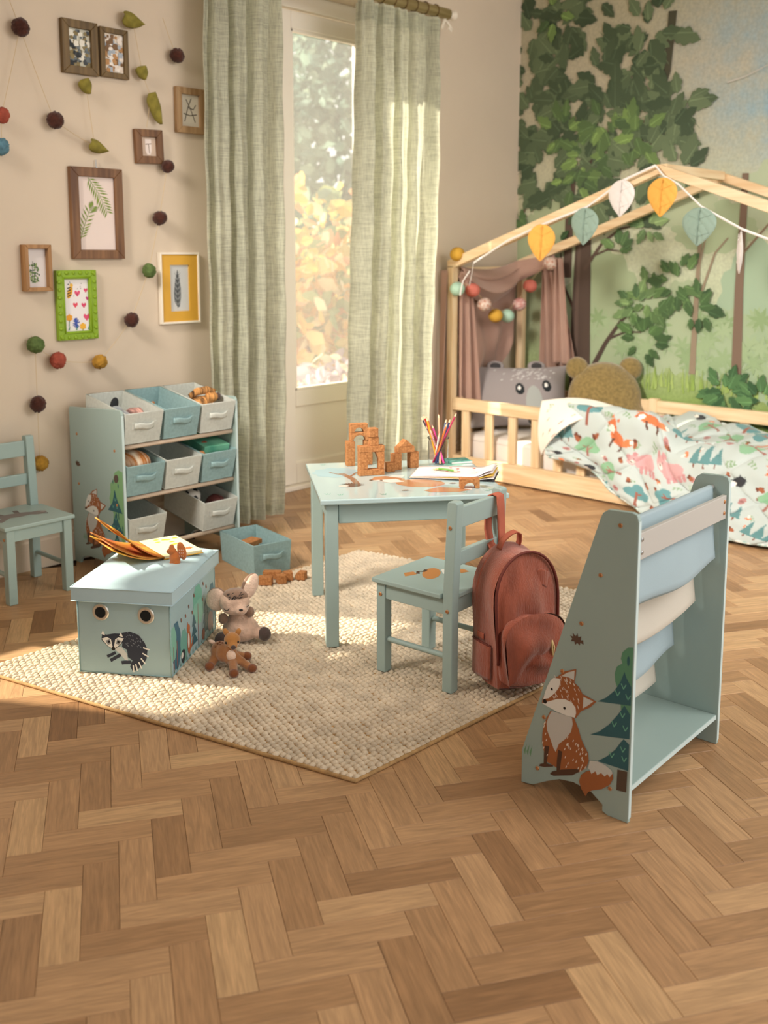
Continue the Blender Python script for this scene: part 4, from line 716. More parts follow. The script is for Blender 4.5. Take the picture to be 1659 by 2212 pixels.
def woodland(fn, pn, sx=1.0, sz=1.0, ox=0.0, oz=0.0, fulltree=False):
    A = Art(fn)
    g = lambda P_: [(ox + p * sx, oz + q * sz) for p, q in P_]; rg2 = random.Random(2)
    if fulltree:
        A.p(g([(0.004, 0.405), (0.03, 0.41), (0.055, 0.395), (0.065, 0.365), (0.085, 0.345), (0.085, 0.31), (0.095, 0.285), (0.085, 0.25), (0.07, 0.225), (0.075, 0.19), (0.06, 0.16), (0.04, 0.15), (0.02, 0.12), (0.004, 0.11)]), '#7CA878')
        for q in range(14): x, y = rg2.uniform(0.012, 0.07), rg2.uniform(0.17, 0.38); A.p(g([(x, y), (x + 0.003, y - 0.012), (x - 0.001, y - 0.024), (x - 0.004, y - 0.012)]), '#33616A')
        A.p(g(circ(0.045, 0.372, 0.014, 14, 0.018, 0.4)), '#5B4C46')
        pine = [(c, [(p * 0.95 + 0.028, q * 0.88 + 0.01) for p, q in P_]) for c, P_ in PINE]
        pine = [('#33616A', [(0.056, 0.325), (0.045, 0.29), (0.012, 0.235), (0.105, 0.235), (0.075, 0.27)]), ('#33616A', [(0.054, 0.235), (0.040, 0.195), (0.006, 0.145), (0.112, 0.145), (0.075, 0.185)]), ('#33616A', [(0.052, 0.15), (0.036, 0.11), (0.006, 0.06), (0.112, 0.06), (0.075, 0.10)]), ('#57483C', [(0.06, 0.06), (0.046, 0.06), (0.046, 0.02), (0.06, 0.02)])]
    else:
        A.p(g([(0.002, 0.422), (0.014, 0.419), (0.028, 0.404), (0.031, 0.388), (0.027, 0.378), (0.04, 0.367), (0.045, 0.349), (0.043, 0.33), (0.031, 0.303), (0.026, 0.266), (0.002, 0.252)]), '#5B9274')
        A.p(g(circ(0.0125, 0.387, 0.0035, 10, 0.012)), '#33616A'); pine = PINE
    for c, P_ in pine: A.p(g(P_), c)
    for x, y in ([(0.022, 0.318), (0.036, 0.298), (0.010, 0.296), (0.022, 0.250), (0.042, 0.222), (0.014, 0.220), (0.018, 0.168), (0.045, 0.146), (0.014, 0.146)] if not fulltree else [(0.056, 0.28), (0.045, 0.25), (0.07, 0.25), (0.055, 0.20), (0.04, 0.165), (0.07, 0.165), (0.055, 0.115), (0.04, 0.08), (0.075, 0.08)]):
        A.line(g([(x - 0.006, y + 0.012), (x, y)]), 0.0022, '#6FB49B'); A.line(g([(x, y), (x + 0.006, y + 0.012)]), 0.0022, '#6FB49B')
    A.build('tree_print', pn); A = Art(fn, base=1.2e-3)
    fx = FOX if not fulltree else [(c, [(p * 1.0 + 0.03, q * 0.93 - 0.0) for p, q in P_]) for c, P_ in FOX]
    for c, P_ in fx: A.p(g(P_), c)
    off = (0.03, 0.93) if fulltree else (0, 1.0)
    for q in range(60):
        x, y = rg2.uniform(0.13, 0.20), rg2.uniform(0.235, 0.30)
        if inside(np.array([x]), np.array([y]), FOX[0][1])[0] and not inside(np.array([x]), np.array([y]), FOX[7][1])[0] and not inside(np.array([x]), np.array([y]), FOX[8][1])[0]: A.line(g([(x + off[0], y * off[1]), (x + 0.003 + off[0], (y + 0.005) * off[1])]), 0.0016, '#E8DFD2')
    for q in range(90):
        x, y = rg2.uniform(0.105, 0.228), rg2.uniform(0.085, 0.2)
        if inside(np.array([x]), np.array([y]), FOX[5][1])[0] and not inside(np.array([x]), np.array([y]), FOX[6][1])[0] and (x < 0.165 or x > 0.21): A.line(g([(x + off[0], y * off[1]), (x + off[0] + 0.002, (y - 0.006) * off[1])]), 0.0018, '#E8DFD2')
    A.build('fox_print', pn); A = Art(fn)
    A.p(g(LEAFB(0.143 if not fulltree else 0.30, 0.405 if not fulltree else 0.395, 0.017)), '#5B463A')
    for k in range(3): A.p(g([(0.262 + k * 0.008, 0.075), (0.258 + k * 0.008, 0.105), (0.266 + k * 0.008, 0.085)]), '#6E9A78')
    A.build('leaf_print', pn)
def screw(parent, x, y, z, axis='x', r=0.006, m_='screw', s=-1):
    b = MB(); Rm = Matrix.Translation((x, y, z)) @ (Matrix.Rotation(R(90 * s), 4, 'Y') if axis == 'x' else Matrix.Rotation(R(90), 4, 'X'))
    b.lathe([(r, -0.001), (r, 0.0015), (r * 0.8, 0.0028), (r * 0.42, 0.0028), (r * 0.38, 0.0012), (0.0003, 0.0012)], 12, M=Rm); return b.build('screw', m_, parent, smooth='auto')
# ------------------------------------------------------------ sling bookshelf
SH = thing('sling_bookshelf', 'sage green sling bookshelf with fox print side and hanging cloth pockets', 'bookshelf', (1.968, 1.072, 0), 2.5)
SW = 0.515; PANEL = [(0, 0), (0.052, 0), (0.066, 0.006), (0.066, 0.022), (0.095, 0.042), (0.143, 0.050), (0.181, 0.044), (0.214, 0.028), (0.255, 0.004), (0.288, 0), (0.288, 0.085), (0.094, 0.702), (0.088, 0.716), (0.074, 0.726), (0.016, 0.728), (0.004, 0.724), (0, 0.712)]
for nm, x0 in (('side_panel', 0.0), ('side_panel', SW - 0.013)):
    b = MB(); b.prism(PANEL[::-1], lambda p, q, h: (h, p, q), x0, x0 + 0.013); pn = b.build(nm, 'mint', SH, bevel=0.0015)
    eb = MB(); eb.box((x0 + 0.0065, -0.0006, 0.36), (0.0115, 0.001, 0.70)); eb.build('edge_band', 'mint_edge', pn)
    if x0 == 0:
        woodland(lambda s, z, h: (-h, s, z), pn)
        for (s, z) in ((0.18, 0.317), (0.227, 0.188), (0.242, 0.052), (0.047, 0.069), (0.043, 0.695), (0.088, 0.571), (0.133, 0.446)): screw(pn, 0, s, z, 'x', 0.0052)
rods = [(0.043, 0.695), (0.090, 0.571), (0.137, 0.446), (0.184, 0.317), (0.230, 0.188)]
mat('sling_blue', '#BFD3DA', 0.75, var=0.04, vscale=5, transl=0.35, bump=0.1, bscale=300); mat('sling_cream', '#E9E4D8', 0.75, var=0.03, vscale=5, transl=0.35, bump=0.1, bscale=300)
for (s, z) in rods: b = MB(); b.tube([(0.013, s, z), (SW - 0.013, s, z)], 0.006, 10); b.build('rod', 'rail_grey', SH, smooth=True)
for k in range(4):
    (s0, z0), (s1, z1) = rods[k], rods[k + 1]; dip = (0.5 * s0 + 0.5 * s1 - 0.030, z1 - (0.075 if k < 3 else 0.055)); xa, xb = 0.016 + 0.004 * k, SW - 0.016 - 0.012 - 0.008 * k
    prof = [(s0 + 0.006, z0 - 0.004), (s0 + 0.002, z0 + 0.007), (s0 - 0.006, z0 + 0.004), (s0 - 0.008, z0 - 0.02), (s0 - 0.012, z0 - 0.07), (s0 - 0.016, (z0 + dip[1]) / 2 - 0.02), (dip[0] - 0.018, dip[1] + 0.014), (dip[0] - 0.004, dip[1]), (dip[0] + 0.014, dip[1] + 0.010), (s1 - 0.014, z1 - 0.03), (s1 - 0.008, z1), (s1, z1 + 0.0075), (s1 + 0.007, z1), (s1 + 0.007, z1 - 0.03)]
    n_ = len(prof) - 1
    def fn(u, v, prof=prof, n_=n_, k=k):
        f = v * n_; i = min(int(f), n_ - 1); t = f - i; p = [prof[i][c] * (1 - t) + prof[i + 1][c] * t for c in (0, 1)]; w = math.exp(-((v - 0.48) / 0.16) ** 2)
        return (xa + (xb - xa) * u, p[0] - 0.006 * w * math.sin(math.pi * u + 0.4) + 0.003 * w * math.sin(9 * u + 3 * k), p[1] - 0.012 * w * math.sin(math.pi * u) + 0.004 * w * math.sin(7 * u + k) - 0.02 * w * (u - 0.5) * 0)
    b = MB(); b.grid(fn, 40, 65); b.build('cloth_pocket', 'sling_blue' if k % 2 == 0 else 'sling_cream', SH, smooth=True, solid=0.002)
b = MB(); b.box((SW / 2, 0.010, 0.648), (SW - 0.028, 0.012, 0.062)); pr = b.build('top_board', 'rail_grey', SH, bevel=0.0015)
for x in (0.028, SW - 0.028):
    for z in (0.634, 0.664): screw(pr, x, 0.004, z, 'y', 0.0048, 'steel' if x < 0.1 else 'screw')
b = MB(); b.box((SW / 2, 0.135, 0.076), (SW - 0.028, 0.262, 0.013)); sh = b.build('base_shelf', 'mint', SH, bevel=0.0015); b = MB(); b.box((SW / 2, 0.0035, 0.076), (SW - 0.03, 0.0012, 0.0115)); b.build('edge_band', 'mint_edge', sh)
# ------------------------------------------------------------ play table
TC, TA = Vector((2.61, 2.353, RZ0)), -38.0
TB = thing('play_table', 'mint childrens play table with printed glossy top, standing on the rug', 'table', TC, TA)
TW, TD, TH_ = 0.624, 0.586, 0.50
b = MB(); b.box((0, 0, TH_ - 0.009), (TW, TD, 0.018)); tp = b.build('table_top', 'mint_gloss', TB, bevel=0.004, seg=3)
for sx in (-1, 1):
    for sy in (-1, 1): b = MB(); b.box((sx * (TW / 2 - 0.038), sy * (TD / 2 - 0.034), (TH_ - 0.018) / 2), (0.042, 0.042, TH_ - 0.018)); b.build('leg', 'mint', TB, bevel=0.003)
for s in (-1, 1):
    b = MB(); b.box((0, s * (TD / 2 - 0.030), TH_ - 0.052), (TW - 0.122, 0.016, 0.066)); b.build('apron', 'mint', TB, bevel=0.002); b = MB(); b.box((s * (TW / 2 - 0.034), 0, TH_ - 0.052), (0.016, TD - 0.114, 0.066)); b.build('apron', 'mint', TB, bevel=0.002)
mat('print_gloss', '#ffffff', 0.2, coat=0.4); _nt = MAT['print_gloss'].node_tree; _a = nn(_nt, 'ShaderNodeAttribute'); _a.attribute_name = 'Col'; _nt.links.new(_a.outputs['Color'], _nt.nodes['Principled BSDF'].inputs['Base Color'])
A = Art(lambda x, y, h: (x, y, TH_ + h))
A.p(blobby(-0.215, 0.115, 0.075, 40, 9, 0.2, 0.07), '#9CC3CF'); A.line([(-0.20, 0.10), (-0.17, 0.0), (-0.165, -0.08)], 0.022, '#8C6B58'); A.line([(-0.19, 0.06), (-0.24, 0.12)], 0.010, '#8C6B58'); A.line([(-0.18, 0.03), (-0.14, 0.11)], 0.010, '#8C6B58')
A.build('tree_print', tp, 'print_gloss'); A = Art(lambda x, y, h: (x, y, TH_ + h))
A.p(circ(-0.185, -0.095, 0.032, 18, 0.028), '#4A4A4A')
for k in range(12): t = -0.3 + k * 0.3; A.p([(-0.185 + 0.028 * math.cos(t - .1), -0.095 + 0.025 * math.sin(t - .1)), (-0.185 + 0.028 * math.cos(t + .1), -0.095 + 0.025 * math.sin(t + .1)), (-0.185 + 0.046 * math.cos(t), -0.095 + 0.042 * math.sin(t))], '#4A4A4A')
A.p(circ(-0.215, -0.105, 0.018, 12, 0.013), '#DAD5CC'); A.build('hedgehog_print', tp, 'print_gloss'); A = Art(lambda x, y, h: (x, y, TH_ + h)); A.p(blobby(0.235, 0.215, 0.045, 30, 8, 0.2), '#7FB9A4'); A.build('bush_print', tp, 'print_gloss'); A = Art(lambda x, y, h: (x, y, TH_ + h))
A.p(circ(0.05, -0.10, 0.085, 22, 0.06, -0.25), '#B98560'); A.p([(-0.11, -0.02), (-0.06, -0.075), (0.0, -0.09), (0.01, -0.02), (-0.05, 0.03), (-0.09, 0.02)], '#B98560'); A.p([(-0.10, -0.03), (-0.05, -0.08), (0.0, -0.07), (-0.02, -0.02)], '#E6E6E0'); A.p([(-0.04, 0.02), (0.0, -0.01), (0.02, 0.03), (-0.02, 0.04)], '#E6E6E0')
A.p([(0.10, -0.17), (0.16, -0.19), (0.20, -0.225), (0.15, -0.25), (0.06, -0.24), (0.04, -0.21)], '#B98560'); A.p([(0.16, -0.19), (0.21, -0.20), (0.20, -0.225)], '#E6E6E0'); A.p(circ(-0.075, -0.035, 0.006), '#222222'); A.p(circ(-0.11, -0.028, 0.007), '#222222'); A.build('fox_print', tp, 'print_gloss'); A = Art(lambda x, y, h: (x, y, TH_ + h))
for x, y in ((-0.28, -0.22), (-0.24, -0.235), (0.17, -0.262), (0.27, -0.24), (0.25, -0.25), (-0.1, -0.25), (-0.25, 0.25)):
    for k in (-1, 0, 1): A.line([(x + k * 0.004, y), (x + k * 0.011, y + 0.02)], 0.004, '#7FB9A4', 0.001)
for x, y in ((0.12, -0.08), (0.16, -0.12), (-0.02, -0.2)): A.p(LEAFB(x, y, 0.012), '#9A8478')
A.build('grass_print', tp, 'print_gloss')
ta = R(TA); tw = lambda x, y, z=0.0: (TC.x + x * math.cos(ta) - y * math.sin(ta), TC.y + x * math.sin(ta) + y * math.cos(ta), TC.z + TH_ + 0.0004 + z)
# ------------------------------------------------------------ chairs
def chair(label, loc, rz, printer):
    t = thing('childs_chair', label, 'chair', loc, rz, None); W, Dp, L_, SZ = 0.232, 0.25, 0.034, 0.285
    for x in (0, W):
        b = MB(); b.box((x, Dp, SZ / 2), (L_, L_, SZ)); b.build('front_leg', 'mint', t, bevel=0.003)
        b = MB(); l2 = L_ / 2; b.prism([(-l2, 0), (l2, 0), (l2, 0.30), (l2 - 0.014, 0.572), (l2 - 0.020, 0.578), (-l2 - 0.008, 0.578), (-l2 - 0.014, 0.572), (-l2, 0.26)], lambda p, q, h: (h, p, q), x - l2, x + l2); b.build('back_post', 'mint', t, bevel=0.003)
        sd = -1 if x == 0 else 1
        b = MB(); b.box((x + sd * 0.004, Dp / 2, SZ - 0.0245), (0.018, Dp - L_, 0.048)); b.build('side_apron', 'mint', t, bevel=0.002)
        b = MB(); b.tube([(x, L_ / 2 - 0.004, 0.105), (x, Dp - L_ / 2 + 0.004, 0.105)], 0.0085, 12); b.build('stretcher', 'mint', t, smooth='auto')
        for (y, z) in ((0.0, SZ - 0.036), (Dp, SZ - 0.036), (-0.008, 0.50)): screw(t, x + sd * L_ / 2, y, z, 'x', 0.006, s=sd)
    for y in (0, Dp): b = MB(); b.box((W / 2, y, SZ - 0.0245), (W - L_, 0.018, 0.048)); b.build('apron', 'mint', t, bevel=0.002)
    for nm, z, h in (('top_rail', 0.528, 0.062), ('lower_rail', 0.405, 0.044)): b = MB(); b.box((W / 2, -0.006 - 0.012 * (z - 0.3) / 0.28, z), (W - L_ + 0.002, 0.018, h)); b.build(nm, 'mint', t, bevel=0.003)
    e = 0.017 + 0.010; b = MB(); poly = [(-e, Dp + e), (W + e, Dp + e), (W + e, 0.019), (W - 0.019, 0.019), (W - 0.019, -0.018), (0.019, -0.018), (0.019, 0.019), (-e, 0.019)]
    b.prism(poly[::-1], lambda p, q, h: (p, q, h), SZ, SZ + 0.015); st = b.build('seat', 'mint', t, bevel=0.003)
    A = Art(lambda x, y, h: (W / 2 + x, Dp / 2 + y, SZ + 0.015 + h)); printer(A); A.build('seat_print', st); return t
def fox_seat(A):
    A.p(circ(0.0, 0.03, 0.055, 18, 0.028, 0.5), '#B98049'); A.p([(-0.075, 0.075), (-0.05, 0.10), (-0.02, 0.085), (-0.035, 0.06)], '#B98049'); A.p([(0.02, 0.0), (0.05, 0.03), (0.085, 0.01), (0.07, -0.03), (0.03, -0.03)], '#E4E4DE')
    A.line([(-0.03, 0.06), (-0.01, 0.075), (0.0, 0.06), (0.02, 0.065)], 0.012, '#4E3A2E'); A.p([(0.06, -0.04), (0.09, -0.05), (0.10, -0.02), (0.085, -0.01)], '#B98049'); A.p(circ(0.05, -0.01, 0.004), '#222222')
def bear_seat(A):
    A.p(circ(0.02, 0.0, 0.075, 20, 0.032, -0.1), '#7B7370'); A.p(circ(-0.06, 0.02, 0.035, 16, 0.028), '#7B7370'); A.p([(0.08, 0.01), (0.13, 0.05), (0.11, 0.07), (0.05, 0.02)], '#7B7370'); A.p([(-0.09, 0.045), (-0.08, 0.06), (-0.065, 0.05)], '#5E5855'); A.line([(0.0, -0.03), (-0.01, -0.07)], 0.02, '#6B6461'); A.line([(0.06, -0.03), (0.07, -0.065)], 0.02, '#6B6461'); A.p(circ(-0.085, 0.015, 0.012), '#9C9693')
chair('mint childrens chair carrying the rust backpack on its backrest', (2.222, 1.806, RZ0), 4.0, fox_seat)
chair('mint childrens chair with grey bear print seat, against the wall at the left edge', (1.955, 3.752, 0), 180.0, bear_seat)
# ------------------------------------------------------------ storage box (ottoman)
BXR = 34.0; SB = thing('storage_box', 'pale teal folding storage stool with padded lid, eyelets and raccoon print', 'storage box', (1.718, 2.486, RZ0), BXR)
bw, bd, bh = 0.418, 0.297, 0.245
b = MB(); b.box((bw / 2, bd / 2, bh / 2), (bw, bd, bh)); bo = b.build('body', 'box_teal', SB, bevel=0.004)
b = MB()
for (p, q) in (((0, 0), (bw, 0)), ((0, 0), (0, bd)), ((bw, 0), (bw, bd)), ((0, bd), (bw, bd))): b.tube([(p[0], p[1], 0.003), (q[0], q[1], 0.003)], 0.002, 6)
for p in ((0, 0), (bw, 0), (0, bd)): b.tube([(p[0], p[1], 0.0), (p[0], p[1], bh)], 0.002, 6)
b.build('piping', 'linen_teal', bo, smooth=True)
ov = 0.013; b = MB()
def lidtop(u, v):
    x = -ov + (bw + 2 * ov) * u; y = -ov + (bd + 2 * ov) * v; e = ((1 - abs(2 * u - 1) ** 5) * (1 - abs(2 * v - 1) ** 5)) ** 0.5
    return (x, y, 0.275 + 0.026 * e + 0.003 * math.sin(5 * u + 3 * v))
b.grid(lidtop, 40, 32); lv = [(-ov, -ov), (bw + ov, -ov), (bw + ov, bd + ov), (-ov, bd + ov)]
b.add([(x, y, 0.232) for x, y in lv] + [(x, y, 0.2755) for x, y in lv], [(0, 1, 5, 4), (1, 2, 6, 5), (2, 3, 7, 6), (3, 0, 4, 7), (3, 2, 1, 0)]); ld = b.build('lid', 'lid_teal', SB, smooth='auto')
b = MB(); b.tube([(x, y, 0.2755) for x, y in lv] + [(-ov, -ov, 0.2755)], 0.0025, 6); b.tube([(x, y, 0.233) for x, y in lv] + [(-ov, -ov, 0.233)], 0.0018, 6); b.build('lid_seam', 'lid_teal', ld, smooth=True)
mat('eyelet', '#D8D2C6', 0.3, metal=0.7)
for (s, z) in ((0.221, 0.197), (0.076, 0.194)):
    b = MB(); b.lathe([(0.014, 0.0), (0.026, 0.0), (0.027, 0.002), (0.024, 0.005), (0.018, 0.005), (0.0145, 0.002)], 26, M=Matrix.Translation((0, s, z)) @ Matrix.Rotation(R(-90), 4, 'Y')); ey = b.build('eyelet', 'eyelet', SB, smooth='auto')
    b = MB(); b.lathe([(0.0003, 0.0006), (0.0165, 0.0055), (0.0165, 0.0058), (0.0003, 0.0058)], 24, M=Matrix.Translation((0, s, z)) @ Matrix.Rotation(R(-90), 4, 'Y')); b.build('eyelet_dark_disc', 'dark_in', ey)  # black disc paints the unlit inside of the box; no opening is cut
A = Art(lambda s, z, h: (-h, s, z + 0.0))
K = '#2A3140'; A.p([(0.161, 0.133), (0.131, 0.140), (0.103, 0.131), (0.084, 0.108), (0.075, 0.085), (0.079, 0.056), (0.091, 0.036), (0.112, 0.017), (0.126, 0.014), (0.133, 0.028), (0.125, 0.048), (0.139, 0.057), (0.141, 0.081), (0.157, 0.089), (0.154, 0.114)], K)
A.p([(0.185, 0.085), (0.16, 0.09), (0.143, 0.07), (0.138, 0.045), (0.15, 0.05), (0.165, 0.066)], '#C9CDCB'); A.p([(0.219, 0.131), (0.207, 0.125), (0.18, 0.131), (0.153, 0.131), (0.147, 0.114), (0.162, 0.094), (0.185, 0.078), (0.204, 0.089), (0.223, 0.109)], K)
for x, y in ((0.216, 0.131), (0.158, 0.128)): A.p([(x - 0.006, y - 0.008), (x + 0.001, y + 0.008), (x + 0.007, y - 0.004)], '#E6E6E0')
A.p([(0.222, 0.112), (0.205, 0.118), (0.192, 0.112), (0.186, 0.08), (0.204, 0.091)], '#E6E6E0'); A.p([(0.150, 0.117), (0.168, 0.119), (0.178, 0.112), (0.185, 0.08), (0.163, 0.096)], '#E6E6E0'); A.p([(0.210, 0.106), (0.196, 0.112), (0.192, 0.098), (0.202, 0.093)], '#8D9296'); A.p([(0.158, 0.108), (0.172, 0.113), (0.176, 0.098), (0.166, 0.095)], '#8D9296')
A.p(circ(0.199, 0.104, 0.004), '#111111'); A.p(circ(0.168, 0.104, 0.004), '#111111'); A.p(circ(0.185, 0.082, 0.006), '#111111')
A.line([(0.178, 0.070), (0.20, 0.058), (0.206, 0.056)], 0.009, K); A.line([(0.162, 0.064), (0.188, 0.048), (0.196, 0.043)], 0.010, K); A.line([(0.128, 0.042), (0.152, 0.040), (0.160, 0.038)], 0.011, K)
for (x, y, a) in ((0.078, 0.088, 0.25), (0.082, 0.068, 0.5), (0.09, 0.048, 0.9), (0.10, 0.034, 1.15), (0.112, 0.026, 1.35), (0.122, 0.022, 1.5)): A.line([(x - 0.011 * math.cos(a), y - 0.011 * math.sin(a)), (x + 0.011 * math.cos(a), y + 0.011 * math.sin(a))], 0.0042, '#E6E6E0')
for q in range(40): x, y = rg.uniform(0.085, 0.15), rg.uniform(0.09, 0.135); A.line([(x, y), (x + 0.002, y + 0.004)], 0.0012, '#8D96A0')
A.build('raccoon_print', bo)
A = Art(lambda x, z, h: (x, -h, z))
for (x, y, w, h_, c) in ((0.045, 0.085, 0.035, 0.07, '#3F6A7E'), (0.11, 0.06, 0.03, 0.05, '#6FA79A'), (0.02, 0.10, 0.025, 0.05, '#7DB3A2'), (0.245, 0.165, 0.04, 0.045, '#6FB09C'), (0.26, 0.12, 0.035, 0.04, '#7DB8A6'), (0.225, 0.125, 0.025, 0.03, '#7DB8A6'), (0.385, 0.10, 0.03, 0.07, '#4B7282')): A.p(blobby(x, y, w, 30, 8, 0.14, h_), c)
for x, h_ in ((0.05, 0.10), (0.02, 0.09), (0.245, 0.15), (0.385, 0.08)): A.line([(x, 0.01), (x, h_)], 0.008, '#8C5B56', 0.004)
for x, s in ((0.205, 0.05), (0.32, 0.055), (0.35, 0.045)):
    for k in range(3): A.p([(x - s * (0.62 - .12 * k), 0.03 + k * s * 0.62), (x + s * (0.62 - .12 * k), 0.03 + k * s * 0.62), (x, 0.03 + (k + 1.25) * s * 0.62)], '#35616C')
A.p(circ(0.155, 0.055, 0.016, 14, 0.04), '#B0653E'); A.p(circ(0.152, 0.10, 0.014), '#B0653E'); A.p([(0.14, 0.105), (0.146, 0.125), (0.153, 0.11)], '#B0653E'); A.p(circ(0.151, 0.06, 0.008, 12, 0.026), '#E3DDD4'); A.line([(0.165, 0.03), (0.185, 0.04), (0.19, 0.06)], 0.012, '#B0653E', 0.005)
A.p(circ(0.10, 0.03, 0.018, 14, 0.022), '#2C343B'); A.p(circ(0.09, 0.035, 0.01), '#E3DDD4'); A.p(circ(0.36, 0.05, 0.024, 16, 0.035), '#7A6E72'); A.p(circ(0.29, 0.03, 0.014, 12, 0.02), '#8A5A48')
for x, y in ((0.13, 0.15), (0.16, 0.17), (0.19, 0.14), (0.29, 0.15), (0.3, 0.2), (0.33, 0.18), (0.09, 0.15), (0.21, 0.19)): A.p(circ(x, y, 0.004, 8, 0.008, 0.4), '#8A5A48')
for x in range(14): A.line([(0.02 + x * 0.028, 0.006), (0.018 + x * 0.028, 0.022)], 0.006, '#5C8F84', 0.001)
A.build('forest_print', bo)
# ------------------------------------------------------------ toy rack
RK = thing('toy_rack', 'mint toy storage rack with fox print side and three rows of fabric bins', 'toy rack', (2.173, 3.432, 0)); RW, RD = 0.578, 0.392
RP = [(0, 0.0), (0.045, 0.0), (0.05, 0.012), (0.07, 0.03), (0.11, 0.042), (0.20, 0.045), (0.29, 0.042), (0.325, 0.03), (0.345, 0.012), (0.35, 0), (RD, 0), (RD, 0.655), (RD - 0.006, 0.664), (0.018, 0.686), (0.006, 0.683), (0.0, 0.67)]
for x0 in (0.0, RW - 0.012):
    b = MB(); b.prism(RP[::-1], lambda p, q, h: (h, p, q), x0, x0 + 0.012); pn = b.build('side_panel', 'mint', RK, bevel=0.0015); eb = MB(); eb.box((x0 + 0.006, -0.0006, 0.34), (0.0105, 0.001, 0.65)); eb.build('edge_band', 'mint_edge', pn)
    if x0 == 0:
        woodland(lambda s, z, h: (-h, s, z), pn, 1.12, 1.0, 0.0, 0.035, True)
        for (s, z) in ((0.335, 0.555), (0.055, 0.52), (0.335, 0.345), (0.05, 0.30)): screw(pn, 0, s, z, 'x', 0.006)
TILT = 9.0
rz_ = (0.532, 0.321, 0.108)
for z in rz_:
    for (s, dz) in ((0.028, 0), (0.30, 0.052)): b = MB(); b.tube([(0.012, s, z + dz), (RW - 0.012, s, z + dz)], 0.0095, 12); b.build('rod', 'rod_beige', RK, smooth=True)
def fabric_bin(label, m_, loc, rot, grp='fabric bins of the toy rack'):
    t = thing('fabric_bin', label, 'bin', loc, rot=rot, group=None); w0, w1, d0, d1, h, e = 0.166, 0.177, 0.285, 0.296, 0.128, 0.004
    def ring(w, d, z): yy = (0.296 - d) / 2; return [(-w / 2, yy, z), (w / 2, yy, z), (w / 2, yy + d, z), (-w / 2, yy + d, z)]
    b = MB(); vs = ring(w0, d0, 0) + ring(w1, d1, h) + ring(w1 - 2 * e, d1 - 2 * e, h) + ring(w0 - 2 * e, d0 - 2 * e, 0.005)
    b.add(vs, [(3, 2, 1, 0), (12, 13, 14, 15)] + [(k + i, k + (i + 1) % 4, k + 4 + (i + 1) % 4, k + 4 + i) for k in (0, 4, 8) for i in range(4)]); bo_ = b.build('body', m_, t, bevel=0.001)
    b = MB(); q = ring(w1 - e, d1 - e, h); b.tube(q + [q[0]], 0.0022, 6); q = ring(w0, d0, 0.002); b.tube(q + [q[0]], 0.0016, 6); b.build('seam_binding', m_, bo_, smooth=True)
    yf = lambda z: 0.0055 * (1 - z / h)
    for sx in (-1, 1): b = MB(); b.box((sx * 0.047, yf(0.075) - 0.0012, 0.075), (0.022, 0.002, 0.026)); b.build('handle_tab', m_, t)
    b = MB(); b.grid(lambda u, v: (-0.045 + 0.09 * u, yf(0.07) - 0.003 - 0.011 * math.sin(math.pi * u) ** 0.5, 0.075 - 0.012 + 0.024 * v + 0.003 * math.sin(7 * u)), 16, 3); b.build('handle', m_, t, smooth=True, solid=0.003)
    return t
cols3 = [['linen_beige', 'linen_teal', 'linen_beige'], ['linen_teal', 'linen_beige', 'linen_teal'], ['linen_beige', None, 'linen_beige']]
nm = [['beige fabric bin on the top tier of the toy rack, nearest the fox panel', 'teal fabric bin in the middle of the rack top tier', 'beige fabric bin holding the striped toy, top tier by the curtain'], ['teal fabric bin with the striped cushion, middle tier of the rack', 'empty beige fabric bin in the middle tier of the rack', 'teal fabric bin holding the green game box, middle tier'], ['beige fabric bin on the bottom tier nearest the fox panel', None, 'beige fabric bin holding two balls on the bottom tier']]
BINS = {}
for r_i in range(3):
    for c_i in range(3):
        if cols3[r_i][c_i]:
            x = 2.173 + 0.012 + 0.092 + c_i * 0.1845 + 0.0; BINS[r_i, c_i] = fabric_bin(nm[r_i][c_i], cols3[r_i][c_i], (x, 3.432 + 0.012, rz_[r_i] + 0.0112), (R(TILT + 1.6), 0, 0))
BINS['floor'] = fabric_bin('teal fabric bin standing on the floor beside the rug', 'linen_teal', (2.63, 3.072, 0.0), (0, 0, R(-11)))
bpy.context.view_layer.update()
def in_bin(k, x, y, z): return tuple(BINS[k].matrix_world @ Vector((x, y, z)))
